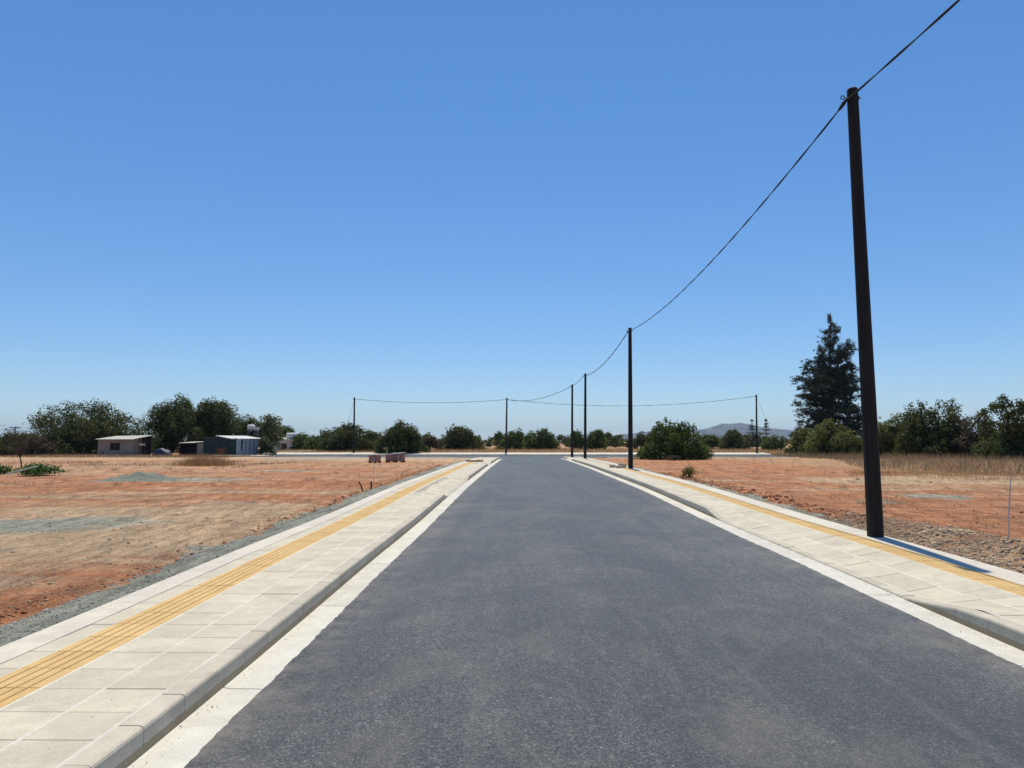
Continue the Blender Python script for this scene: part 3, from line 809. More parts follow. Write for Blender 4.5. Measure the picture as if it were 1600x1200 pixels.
# ================================================================== sheds and huts at the left
def wall_with_opening(x0, x1, z0, z1, ox0, ox1, oz0, oz1, y0, y1):
    b = MB()
    b.box(x0, ox0, y0, y1, z0, z1); b.box(ox1, x1, y0, y1, z0, z1); b.box(ox0, ox1, y0 + .001, y1, z0, oz0); b.box(ox0, ox1, y0 + .001, y1, oz1, z1)
    return b
def sheet_roof(corners, thick, mat, parent, ribs=9):
    """corners: front-left, front-right, back-right, back-left; corrugated along the depth"""
    fl, fr, br, bl = [Vector(c) for c in corners]; n = ribs * 4; vs = []; fs = []
    for t in (0, 1):
        for i in range(n + 1):
            s = i / n; dz = 0.022 * math.sin(i * math.pi / 2)
            for q, (a, c) in enumerate(((fl, fr), (bl, br))):
                p = a.lerp(c, s); vs.append((p.x, p.y, p.z + dz - t * thick))
    m = 2 * (n + 1)
    for i in range(n):
        k = 2 * i
        fs += [(k, k + 2, k + 3, k + 1), (m + k, m + k + 1, m + k + 3, m + k + 2), (k, m + k, m + k + 2, k + 2), (k + 1, k + 3, m + k + 3, m + k + 1)]
    fs += [(0, 1, m + 1, m), (2 * n, m + 2 * n, m + 2 * n + 1, 2 * n + 1)]
    b = MB(); b.add(vs, fs); return b.build('roof', mat, parent)

# grey concrete shed with an open lean-to
sh = empty('concrete_shed', (-45.3, 84.0, 0.0), 0.05); tag(sh, 'small grey concrete shed with one dark window and a pale sheet roof', 'shed')
wl_ = wall_with_opening(-1.95, 1.95, -0.15, 1.86, -0.62, 0.46, 0.66, 1.50, 0.0, 0.18)
wl_.box(-1.95, -1.77, 0.18, 3.4, -0.15, 1.95); wl_.box(1.77, 1.95, 0.18, 3.4, -0.15, 1.95); wl_.box(-1.77, 1.77, 3.22, 3.4, -0.15, 2.05)
wl_.build('wall', M['wall_grey'], sh)
w_ = empty('window', (0, 0, 0)); w_.parent = sh
fr = MB(); fr.box(-0.62, 0.46, 0.05, 0.10, 0.66, 0.72); fr.box(-0.62, 0.46, 0.05, 0.10, 1.44, 1.50); fr.box(-0.62, -0.56, 0.05, 0.10, 0.72, 1.44); fr.box(0.40, 0.46, 0.05, 0.10, 0.72, 1.44); fr.box(-0.11, -0.05, 0.05, 0.10, 0.72, 1.44)
fr.build('frame', M['door_brown'], w_)
MB().box(-0.56, 0.40, 0.07, 0.08, 0.72, 1.44).build('shutter', M['dark_inside'], w_)
for px in (-0.78, 0.62, 1.70): MB().box(px, px + 0.13, -0.035, 0.0, -0.15, 1.84).build('pilaster', M['wall_grey'], sh)
MB().box(-1.4, -1.32, -0.03, 0.0, 0.05, 0.55).build('pipe_stub', M['dark_inside'], sh)
sheet_roof([(-2.15, -0.35, 1.90), (2.0, -0.35, 1.90), (3.1, 2.2, 2.36), (-1.7, 3.7, 2.28)], 0.05, M['roof_pale'], sh, 12)
MB().box(1.95, 3.05, 1.95, 2.05, -0.1, 2.2).build('lean_to_wall', M['dark_inside'], sh)
for px in (2.3, 2.62, 2.95): MB().box(px, px + 0.07, 0.5, 0.57, -0.1, 2.0 + 0.1 * (px - 2)).build('post', M['timber'], sh)
o = MB().box(2.3, 2.95, 0.42, 0.46, 1.35, 1.52).build('hanging_sheet', M['tank'], sh); o.rotation_euler = (0, 0.05, 0)

# low dark shed with a pale door sheet
sh = empty('low_shed', (-36.7, 84.0, 0.0)); tag(sh, 'low dark open shed with a pale sheet leaning as its door', 'shed')
b = MB(); b.box(-1.4, -1.32, 0, 2.6, -0.1, 1.45); b.box(-1.32, 1.4, 2.5, 2.6, -0.1, 1.45); b.box(1.32, 1.4, 0, 2.5, -0.1, 1.45); b.box(-1.32, 0.45, 0.9, 0.98, -0.1, 1.45); b.build('wall', M['dark_inside'], sh)
sheet_roof([(-1.5, -0.2, 1.48), (0.35, -0.2, 1.52), (0.5, 2.8, 1.64), (-1.2, 2.8, 1.62)], 0.04, M['roof_pale'], sh, 7)
MB().box(0.36, 1.5, 0.05, 2.75, 1.50, 1.55).build('roof_board', M['dark_inside'], sh)
for k in range(5): MB().box(0.55 + k * 0.145, 0.55 + k * 0.145 + 0.138, -0.03 - 0.01 * (k % 2), 0.0, -0.05, 1.42).build('door_plank', M['wall_grey'], sh)
for px in (-1.38, 1.30): MB().box(px, px + 0.08, -0.1, -0.02, -0.1, 1.48).build('post', M['timber'], sh)

# green and white hut, corner towards the road
hut = empty('hut', (-31.6, 83.6, 0.0), 0.0); tag(hut, 'green walled hut with a whitewashed end and a white roof edge', 'hut')
MB().box(-3.7, -0.03, 0.0, 0.12, -0.1, 2.0).build('green_wall', M['wall_green'], hut)
for k in range(9): MB().box(-3.66 + k * 0.40, -3.66 + k * 0.40 + 0.05, -0.025, 0.0, -0.1, 1.98).build('cover_strip', M['wall_green'], hut)
ew = empty('end_wall', (0, 0, 0), math.radians(67)); ew.parent = hut
k = 0.0
for (a, b_, z0) in ((0, .30, -.1), (.30, .42, -.1), (.42, .70, -.1), (1.0, 1.35, -.1), (1.5, 1.95, -.1), (2.1, 2.6, -.1), (2.75, 3.35, -.1)):
    MB().box(a, b_ - 0.004, 0.0 + 0.004 * (int(a * 10) % 3), 0.12, z0, 1.93 - 0.01 * a).build('board', M['wall_white'], ew)
MB().box(0.0, 3.4, 0.06, 0.13, -0.1, 0.62).build('lower_panel', M['wall_white'], ew)
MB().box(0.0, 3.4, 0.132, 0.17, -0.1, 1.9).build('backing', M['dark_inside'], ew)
MB().box(0.66, 1.05, 0.02, 0.06, 1.35, 1.80).build('hanging_cloth', M['wall_green'], ew)
MB().box(-3.7, 1.0, 3.2, 3.3, -0.1, 2.0).build('back_wall', M['dark_inside'], hut)
sheet_roof([(-0.35, -0.45, 1.96), (1.75, 3.55, 1.98), (-0.5, 4.3, 2.30), (-2.6, 0.6, 2.30)], 0.06, M['tank'], hut, 9)
sheet_roof([(-3.9, 0.1, 2.06), (-2.45, 0.1, 2.06), (-0.6, 3.6, 2.1), (-3.9, 3.6, 2.1)], 0.05, M['dark_inside'], hut, 7)

# water tank on a stand
tk = empty('water_tank', (-33.5, 94.0, 0.0)); tag(tk, 'pale water tank raised on thin legs behind the hut roof', 'water tank')
b = MB(); b.tube([(-0.66, 0, 3.40), (-0.60, 0, 3.40), (0.10, 0, 3.40), (0.16, 0, 3.40)], [0.26, 0.34, 0.34, 0.26], 16); b.build('tank', M['tank'], tk, True)
MB().box(0.14, 0.66, -0.25, 0.25, 3.06, 3.42).build('feed_box', M['tank'], tk)
for px in (-0.55, 0.55):
    for py in (-0.3, 0.3): MB().tube([(px, py, -0.1), (px, py, 3.05)], 0.03, 6).build('leg', M['steel'], tk)
MB().box(-0.6, 0.62, -0.34, 0.34, 3.0, 3.05).build('platform', M['steel'], tk)

# white house with a brown door
hs = empty('white_house', (-38.1, 121.0, 0.0), 0.12); tag(hs, 'small white house with a brown door behind the huts', 'house')
b = wall_with_opening(-1.7, 1.35, -0.2, 1.75, -0.45, 0.42, -0.2, 1.32, 0.0, 0.2); b.box(-1.7, -1.5, 0.2, 4.5, -0.2, 2.2); b.box(1.15, 1.35, 0.2, 4.5, -0.2, 1.75); b.box(-1.5, 1.15, 4.3, 4.5, -0.2, 2.1)
b.build('wall', M['tank'], hs)
MB().box(-0.45, 0.42, 0.08, 0.13, -0.2, 1.32).build('door', M['door_brown'], hs)
sheet_roof([(-1.9, -0.2, 2.42), (1.5, -0.2, 1.80), (1.5, 4.7, 1.84), (-1.9, 4.7, 2.46)], 0.09, M['tank'], hs, 10)
b = MB(); b.add([(-1.7, 0.003, 1.75), (1.35, 0.003, 1.75), (-1.7, 0.003, 2.36), (-1.7, 0.197, 1.75), (1.35, 0.197, 1.75), (-1.7, 0.197, 2.36)], [(0, 1, 2), (3, 5, 4), (0, 3, 4, 1), (1, 4, 5, 2), (0, 2, 5, 3)]); b.build('gable', M['tank'], hs)
rt = empty('roof_tank', (-37.45, 122.3, 1.80)); tag(rt, 'round white water barrel standing on the white house', 'water tank')
b = MB(); b.tube([(-0.62, 0, 0.72), (-0.58, 0, 0.72), (0.58, 0, 0.72), (0.62, 0, 0.72)], [0.40, 0.50, 0.50, 0.40], 18); b.build('barrel', M['tank'], rt, True)
MB().box(-0.4, 0.55, -0.35, 0.35, -0.2, 0.24).build('stand', M['wall_white'], rt)

# things in the shade between the sheds
def lumpy(name, cx, cy, sx, sy, sz, mat, label, cat, seed=3, z0=0.0):
    bm = bmesh.new(); bmesh.ops.create_icosphere(bm, subdivisions=4, radius=1.0)
    for v in bm.verts:
        n = 0.75 + 0.5 * float(fbm(np.array(v.co.x * 2.1 + 5), np.array(v.co.y * 2.1 + v.co.z * 2.7), seed, 3))
        v.co = Vector((v.co.x * sx * n, v.co.y * sy * n, max(v.co.z, -0.15) * sz * n))
    me = bpy.data.meshes.new(name); bm.to_mesh(me); bm.free(); me.materials.append(mat)
    me.polygons.foreach_set('use_smooth', [True] * len(me.polygons))
    return tag(obj(name, me, None, (cx, cy, z0)), label, cat)
lumpy('covered_heap', -39.6, 83.2, 1.05, 0.8, 0.85, M['blue_tarp'], 'dark blue tarpaulin covered heap left of the low dark shed', 'covered heap')
bn = empty('metal_bin', (-32.9, 82.4, 0.1)); tag(bn, 'rusty metal bin with a bent lid before the green hut wall', 'bin')
MB().tube([(0, 0, -0.1), (0, 0, 0.72)], [0.33, 0.36], 14).build('drum', M['rust'], bn)
o = MB().box(-0.45, 0.55, -0.3, 0.3, 0.74, 0.78).build('lid', M['rust'], bn); o.rotation_euler = (0.05, -0.12, 0)
for px in (0.48, 0.70): MB().tube([(px, -0.2, -0.1), (px, -0.2, 0.95)], 0.03, 6).build('leg', M['rust'], bn)

# ================================================================== building materials lying about
def slab_stack(x, y, rz, blocks, label, cover=None):
    root = empty('paver_pallet', (x, y, float(soil_height(np.array(x), np.array(y))) - 0.01), rz); tag(root, label, 'pallet', 'pallets of paving slabs')
    x0 = min(b_[0] for b_ in blocks) - 0.03; x1 = max(b_[1] for b_ in blocks) + 0.03
    for k in range(5): MB().box(x0, x1, -0.42 + k * 0.19, -0.42 + k * 0.19 + 0.11, 0.09, 0.115).build('deck_board', M['timber'], root)
    for px in (x0 + 0.02, (x0 + x1) / 2 - 0.05, x1 - 0.12): MB().box(px, px + 0.10, -0.42, 0.45, 0.0, 0.089).build('bearer', M['timber'], root)
    for (a, c, h, mat) in blocks:
        m = MB(); n = max(int((c - a) / 0.055), 1); w = (c - a) / n
        for i in range(n): m.box(a + i * w + 0.003, a + (i + 1) * w - 0.003, -0.42 + 0.006 * (i % 2), 0.42, 0.117, 0.117 + h - 0.008 * ((i * 7) % 3))
        tag(m.build('slab_row', mat, root), kind='stuff')
    if cover:
        a, c, h = cover; MB().add([(a, -0.46, h), (c, -0.46, h + 0.07), (c + 0.03, 0.47, h + 0.09), (a, 0.47, h + 0.03), (a, -0.46, h - 0.025), (c, -0.46, h + 0.03), (c + 0.03, 0.47, h + 0.05), (a, 0.47, h - 0.0)],
                            [(0, 1, 2, 3), (7, 6, 5, 4), (0, 4, 5, 1), (1, 5, 6, 2), (2, 6, 7, 3), (3, 7, 4, 0)]).build('cover_sheet', M['slab_pale'], root)
    return root
slab_stack(-9.45, 48.8, 0.10, [(-0.36, -0.04, 0.42, M['slab_red']), (0.02, 0.34, 0.42, M['slab_red'])], 'smaller left pallet of red-brown paving slabs on the soil')
slab_stack(-8.65, 51.8, -0.10, [(-0.56, 0.28, 0.43, M['slab_red']), (0.31, 0.39, 0.46, M['slab_pale']), (0.44, 0.58, 0.45, M['slab_red'])], 'larger right pallet of red-brown paving slabs with pale cover sheet', (-0.26, 0.62, 0.60))
b = MB(); b.box(-0.58, 0.58, -0.06, 0.06, 0, 0.09); o = b.build('timber_beam', M['timber']); o.location = (-3.12, 50.4, float(g(50.4)) + 0.17); o.rotation_euler = (0, 0, -0.05); bevel(o, 0.006)
tag(o, 'dark timber beam lying across the far end of the left pavement', 'beam')
BLK = [(4.86, 38.0, 0.2, 0.3, 0.12, 'broken pale paver lying leftmost beside the second pole', 0.19), (5.02, 38.6, 0.7, 0.25, 0.22, 'upright square paver in the middle beside the second pole', 0.12), (4.62, 38.7, -0.3, 0.28, 0.14, 'flat broken paver lying behind the others near second pole', 0.16), (5.17, 38.3, 0.1, 0.2, 0.20, 'small dark paver block touching the foot of the second pole', 0.15)]
for (bx, by, rz, w_, h_, lab, d_) in BLK:
    b = MB(); b.box(-w_ / 2, w_ / 2, -d_ / 2, d_ / 2, 0, h_); o = bevel(b.build('loose_paver', M['kerb']), 0.012); o.location = (bx, by, float(walk_top('R', 1.2, by)) + 0.002); o.rotation_euler = (0, 0, rz)
    tag(o, lab, 'paver', 'loose pavers by the second pole')

def post(name, x, y, top, r, mat, label, lean=(0, 0), group=None):
    z = float(soil_height(np.array(x), np.array(y)))
    b = MB(); b.tube([(0, 0, -0.2), (lean[0] * 0.5, lean[1] * .5, top * 0.5), (lean[0], lean[1], top)], [r, r, r * 0.9], 8)
    o = b.build(name, mat); o.location = (x, y, z); return tag(o, label, 'stake', group)
post('marker_stake', 7.62, 12.1, 0.95, 0.011, M['slab_pale'], 'thin pale marker stake in the soil at the right edge', (0.10, 0.0))
post('marker_rod', -4.50, 23.0, 0.95, 0.009, M['tank'], 'thin white rod rising from the short pegs at left pavement edge', (0.02, 0))
post('marker_rod', -9.15, 51.5, 1.05, 0.013, M['tank'], 'thin white rod standing beside the larger paver pallet', (0, 0))
post('ground_peg', -4.52, 22.8, 0.25, 0.026, M['pole'], 'short upright dark peg at left pavement edge', (0.0, 0.0))
post('ground_peg', -4.62, 22.3, 0.28, 0.021, M['pole'], 'short dark peg leaning left beside the upright peg', (-0.17, 0.0))

# heap of crushed stone on the left plot
def heap(name, cx, cy, rx, ry, h, mat, label, cat):
    n = 70; u = np.linspace(-1.25, 1.25, n); X, Y = np.meshgrid(u, u)
    R = np.sqrt(X ** 2 + Y ** 2); wx_, wy_ = cx + X * rx, cy + Y * ry
    Z = h * smooth01(1 - R) ** 0.8 * (0.45 + 1.1 * fbm(X * 4 + 3, Y * 4, 13, 5)) - 0.04 * np.clip(R - 0.9, 0, 1) * 4
    Z = Z + soil_height(wx_, wy_) - 0.02
    V = np.stack([wx_, wy_, Z], -1).reshape(-1, 3); i = np.arange(n - 1)[:, None] * n + np.arange(n - 1)[None, :]
    F = np.stack([i, i + 1, i + n + 1, i + n], -1).reshape(-1, 4)
    return tag(obj(name, fast_mesh(name, V, F, mat, True)), label, cat)
heap('gravel_heap', -13.9, 27.6, 1.7, 1.2, 0.30, M['gravel'], 'low heap of grey-green crushed stone on the red plot', 'gravel heap')

# ------------------------------------------------------------------ loose clods, stones and straw (uncountable)
ICO = None
def rocks(name, P, S, mat, label, cat, seed=5, flat=0.85):
    bm = bmesh.new(); bmesh.ops.create_icosphere(bm, subdivisions=1, radius=1.0)
    v0 = np.array([v.co[:] for v in bm.verts]); f0 = np.array([[v.index for v in f.verts] for f in bm.faces]); bm.free()
    r = np.random.default_rng(seed); n = len(P)
    jit = 1 + r.normal(0, 0.22, (n, len(v0), 1))
    sc = np.stack([S * r.uniform(.8, 1.4, n), S * r.uniform(.8, 1.4, n), S * flat * r.uniform(.7, 1.3, n)], -1)[:, None, :]
    V = v0[None] * jit * sc; th = r.uniform(0, 6.28, n); c, s = np.cos(th)[:, None], np.sin(th)[:, None]
    V = np.stack([V[..., 0] * c - V[..., 1] * s, V[..., 0] * s + V[..., 1] * c, V[..., 2]], -1) + P[:, None, :]
    F = f0[None] + (np.arange(n) * len(v0))[:, None, None]
    return tag(obj(name, fast_mesh(name, V.reshape(-1, 3), F.reshape(-1, 3), mat)), label, cat, kind='stuff')
def on_soil(x, y, dz=0.0): return np.stack([x, y, soil_height(x, y) + dz], -1)
r = np.random.default_rng(21)
n = 12000; y = r.uniform(4.5, 15.5, n); x = 5.75 + np.abs(r.normal(0, 1, n)) ** 0.9 * 0.75; x = np.minimum(x, 8.2)
s = np.clip(r.lognormal(-4.95, 0.65, n), 0.004, 0.05)
rocks('rubble', on_soil(x, y, 0.003), s, M['clod'], 'strip of dug-up earth clods and rubble along the right pavement', 'rubble', 5)
n = 900; y = r.uniform(14, 34, n); x = 6.15 + np.abs(r.normal(0, 0.28, n)); s = np.clip(r.lognormal(-4.2, 0.6, n), 0.008, 0.07)
rocks('soil_ridge', on_soil(x, y, 0.003), s, M['clod_red'], 'broken line of dark earth clods right of the pavement', 'clods', 6)
n = 1500; y = 4.5 + r.uniform(0, 1, n) ** 1.3 * 40; x = -4.62 - np.abs(r.normal(0, 0.10, n)) + (fbm(y * 0.8, y * 0, 61) - 0.5) * 0.35; s = np.clip(r.lognormal(-4.6, 0.6, n), 0.005, 0.045)
rocks('clod_line', on_soil(x, y, 0.0), s, M['clod_red'], 'broken line of dark clods where crushed stone meets red earth', 'clods', 8)
n = 9000; y = 4.0 + r.uniform(0, 1, n) ** 1.8 * 40; x = -3.95 - r.uniform(0, 0.70, n); s = np.clip(r.lognormal(-5.2, 0.5, n), 0.003, 0.018)
rocks('stone_chips', on_soil(x, y, 0.0), s, M['stone_grey'], 'grey-green stone chips along the left pavement edge', 'gravel', 9)
n = 16000; y = 4.6 + r.uniform(0, 1, n) ** 1.9 * 26; x = -4.7 - r.uniform(0, 1, n) * (1.5 + y * 0.62); s = np.clip(r.lognormal(-5.2, 0.6, n), 0.003, 0.035)
rocks('scattered_stones', on_soil(x, y, 0.0), s, M['clod'], 'small stones and clods scattered over the left plot', 'stones', 10)
n = 6000; y = 11 + r.uniform(0, 1, n) ** 1.3 * 26; x = 7.4 + r.uniform(0, 1, n) * (2 + y * 0.45); s = np.clip(r.lognormal(-5.0, 0.6, n), 0.005, 0.05)
rocks('scattered_stones', on_soil(x, y, 0.0), s, M['clod_red'], 'small red stones and clods scattered over the right plot', 'stones', 11)

def on_walk(side, u, y, dz=0.0):
    return np.stack([np.where(side == 'L', KL - u, KR + u) if not isinstance(side, str) else (KL - u if side == 'L' else KR + u), y, np.array([float(walk_top(side, a, b_)) if a > 0 else float(g(b_)) + 0.004 for a, b_ in zip(u, y)]) + dz], -1)
for sd, lab in (('L', 'fine grit spilled over the left pavement and gutter'), ('R', 'fine grit spilled over the right pavement and gutter')):
    n = 1300; y = 3.0 + r.uniform(0, 1, n) ** 1.7 * 24; q = r.uniform(0, 1, n)
    u = np.where(q < 0.45, -np.abs(r.normal(0, 0.05, n)) - 0.012, np.where(q < 0.75, LAY[sd]['e'][1] - 0.02 - np.abs(r.normal(0, .10, n)), r.uniform(0.03, 1.5, n)))
    s = np.clip(r.lognormal(-6.3, 0.45, n), 0.001, 0.006)
    rocks('grit', on_walk(sd, u, y, 0.001), s, M['clod'], lab, 'grit', 15)
def blades(name, P, H, W, mat, label, cat, seed=3, lean=0.35, flat=False):
    r = np.random.default_rng(seed); n = len(P); th = r.uniform(0, 6.283, n)
    d = np.stack([np.cos(th), np.sin(th), np.zeros(n)], -1); ln = r.normal(0, lean, (n, 2))
    up = np.stack([ln[:, 0], ln[:, 1], np.ones(n) if not flat else r.uniform(0.0, 0.25, n)], -1)
    if flat: up[:, 0] = np.cos(th + 1.57); up[:, 1] = np.sin(th + 1.57)
    up = up / np.linalg.norm(up, axis=1, keepdims=True)
    a = P - d * W[:, None] * 0.5; b_ = P + d * W[:, None] * 0.5; t = P + up * H[:, None]
    V = np.stack([a, b_, t], 1).reshape(-1, 3); F = np.arange(3 * n).reshape(-1, 3)
    return tag(obj(name, fast_mesh(name, V, F, mat)), label, cat, kind='stuff')
def tufts(name, cx, cy, mat, label, seed, hh=(0.06, 0.22), per=26, spread=0.07):
    q = np.random.default_rng(seed); n_ = len(cx) * per
    x_ = np.repeat(cx, per) + q.normal(0, spread, n_); y_ = np.repeat(cy, per) + q.normal(0, spread, n_)
    return blades(name, on_soil(x_, y_, -0.01), q.uniform(*hh, n_) * np.repeat(q.uniform(.5, 1.3, len(cx)), per), q.uniform(0.004, 0.010, n_), mat, label, 'grass', seed, 0.5)
y = 24 + r.uniform(0, 1, 260) ** 1.2 * 30; x = -5.0 - r.uniform(0, 1, 260) * (2 + y * 0.58)
tufts('dry_tufts', x, y, LEAF['grass_brown'], 'scattered little tufts of dry weed on the left plot', 61)
y = 13 + r.uniform(0, 1, 220) ** 1.1 * 55; x = 7.3 + r.uniform(0, 1, 220) * (1 + y * 0.42)
tufts('dry_tufts', x, y, LEAF['grass_dry'], 'scattered little tufts of dry weed on the right plot', 62)
y = 12 + r.uniform(0, 1, 300) * 30; x = np.where(r.uniform(0, 1, 300) < .5, 5.95 + r.normal(0, .12, 300), -4.75 + r.normal(0, .15, 300))
tufts('edge_weeds', x, y, LEAF['grass_dry'], 'thin dry weeds along the outer pavement edges', 63, (0.03, 0.12), 16, 0.05)
# golden fringe where the tall grass meets the soil
n = 16000; y = 27.0 + r.uniform(0, 1, n) * 8; x = 13.0 + (y - 30) * 0.35 + r.uniform(0, 1, n) * (12 + y * 0.4)
k = fbm(x * 0.45, y * 0.7, 86, 3) + r.normal(0, .06, n) > 0.50; x, y = x[k], y[k]
blades('fringe_grass', on_soil(x, y, -0.01), r.uniform(0.08, 0.40, len(x)), r.uniform(0.006, 0.016, len(x)), LEAF['grass_dry'], 'short golden grass fringe in front of the tall brown grass', 'grass', 64, 0.6)
# flat straw bits on the plots
n = 30000; y = 5 + r.uniform(0, 1, n) ** 1.4 * 17; x = -4.9 - r.uniform(0, 1, n) * (2.5 + y * 0.62)
k = fbm(x * 0.35, y * 0.5, 81) + 0.5 * blob(x, y, -9, 12.2, 6.5, 4.6, .25) > 0.72; x, y = x[k], y[k]
blades('straw_litter', on_soil(x, y, 0.004), r.uniform(0.03, 0.11, len(x)), r.uniform(0.003, 0.008, len(x)), LEAF['straw'], 'pale chopped straw lying on the near left plot', 'straw', 4, flat=True)
n = 6000; y = 11 + r.uniform(0, 1, n) ** 1.2 * 22; x = 7.3 + r.uniform(0, 1, n) * (2 + y * 0.5)
blades('straw_litter', on_soil(x, y, 0.004), r.uniform(0.03, 0.12, n), r.uniform(0.004, 0.010, n), LEAF['straw'], 'pale chopped straw lying on the right plot', 'straw', 5, flat=True)
# tall grass on the right in front of the tree row
n = 30000; y = 30.2 + r.uniform(0, 1, n) ** 1.3 * 29; x = (14.6 + (y - 31) * 0.34) + r.uniform(0, 1, n) * (12 + y * 0.55)
k = fbm(x * 0.4, y * 0.4, 85, 3) + smooth01((y - 30) / 12) * 0.34 - 0.2 * (y < 31) + r.normal(0, .05, n) > 0.57; x, y = x[k], y[k]
blades('tall_grass', on_soil(x, y, -0.02), r.uniform(0.30, 0.90, len(x)) * (0.32 + 0.40 * smooth01((y - 30) / 7)) * (0.5 + fbm(x * .4, y * .4, 99)), r.uniform(0.010, 0.024, len(x)), LEAF['grass_brown'], 'tall brown dry grass in front of the right-hand trees', 'grass', 6, 0.5)
n = 9000; y = 58 + r.uniform(0, 1, n) * 30; x = 24 + r.uniform(0, 1, n) * 22 + (y - 58) * 0.15
blades('tall_grass', on_soil(x, y, -0.02), r.uniform(0.25, 0.75, n), r.uniform(0.02, 0.05, n), LEAF['grass_brown'], 'dry brown grass around the foot of the conifer bushes', 'grass', 7)
n = 42000; y = 92.0 + r.uniform(0, 1, n) ** 1.5 * 70; x = r.uniform(-0.42, 0.42, n) * y * 1.2
k = x > -36; x, y = x[k], y[k]
blades('field_grass', on_soil(x, y, -0.02), r.uniform(0.15, 0.5, len(x)) * (0.4 + fbm(x * .15, y * .15, 87)), r.uniform(0.03, 0.07, len(x)), LEAF['grass_dry'], 'golden dry grass field beyond the far footway', 'grass', 8)
# clump of tall dry grass on the left plot, and sparse low grass round it
n = 2600; x = -18.3 + r.normal(0, 0.85, n); y = 43.6 + r.normal(0, 0.5, n)
blades('grass_clump', on_soil(x, y, -0.02), r.uniform(0.3, 0.85, n) * np.exp(-((x + 18.3) / 2.2) ** 2), r.uniform(0.010, 0.022, n), LEAF['grass_dry'], 'tall tuft of golden dry grass in front of the huts', 'grass', 9, 0.25)
n = 9000; x = r.uniform(-34, -15, n); y = 41 + r.uniform(0, 1, n) * 12
k = fbm(x * 0.35, y * 0.35, 89) > 0.52; x, y = x[k], y[k]
blades('sparse_grass', on_soil(x, y, -0.01), r.uniform(0.06, 0.26, len(x)), r.uniform(0.01, 0.02, len(x)), LEAF['grass_brown'], 'thin low dry grass on the far side of the left plot', 'grass', 10)
n = 9000; x = r.uniform(-52, -28, n); y = 72 + r.uniform(0, 1, n) * 10
blades('sparse_grass', on_soil(x, y, -0.01), r.uniform(0.06, 0.4, n), r.uniform(0.015, 0.03, n), LEAF['grass_brown'], 'dry weeds along the front of the sheds', 'grass', 12)

# ================================================================== trees, bushes
def leaf_mesh(P, Nn, S, mat, name, aspect=0.55, seed=1):
    r = np.random.default_rng(seed); n = len(P)
    Nn = Nn / np.linalg.norm(Nn, axis=1, keepdims=True); rv = r.normal(0, 1, (n, 3))
    T = np.cross(Nn, rv); T /= np.linalg.norm(T, axis=1, keepdims=True); B = np.cross(Nn, T)
    S = S[:, None]; a = aspect
    V = np.stack([P - T * S, P + B * S * a + Nn * S * .12, P + T * S, P - B * S * a + Nn * S * .12], 1).reshape(-1, 3)
    return fast_mesh(name, V, np.arange(4 * n).reshape(-1, 4), mat)

def crown_points(lobes, n, r, thin=0.0):
    """lobes: (x,y,z,rad); leaves sit on small clumps spread over and inside the lobes"""
    L = np.array(lobes); w = L[:, 3] ** 2; w /= w.sum()
    ncl = max(int(17 * len(L)), 34); li = r.choice(len(L), ncl, p=w)
    d = r.normal(0, 1, (ncl, 3)); d[:, 2] += 0.15; d /= np.linalg.norm(d, axis=1, keepdims=True)
    rad = L[li, 3] * r.uniform(0.25, 0.95, ncl) ** 0.8
    C = L[li, :3] + d * rad[:, None] * np.array([1, 1, 0.95]); cr = L[li, 3] * r.uniform(0.24, 0.50, ncl)
    wc = cr ** 2; wc /= wc.sum(); ci = r.choice(ncl, n, p=wc)
    e = r.normal(0, 1, (n, 3)); e /= np.linalg.norm(e, axis=1, keepdims=True)
    q = r.uniform(0.45, 1.0, n) ** 0.40
    P = C[ci] + e * (cr[ci] * q * r.uniform(0.85, 1.18, n))[:, None]
    Nn = e * 1.1 + d[ci] * 0.4 + r.normal(0, 0.45, (n, 3)) + np.array([0, 0, 0.25])
    return P, Nn

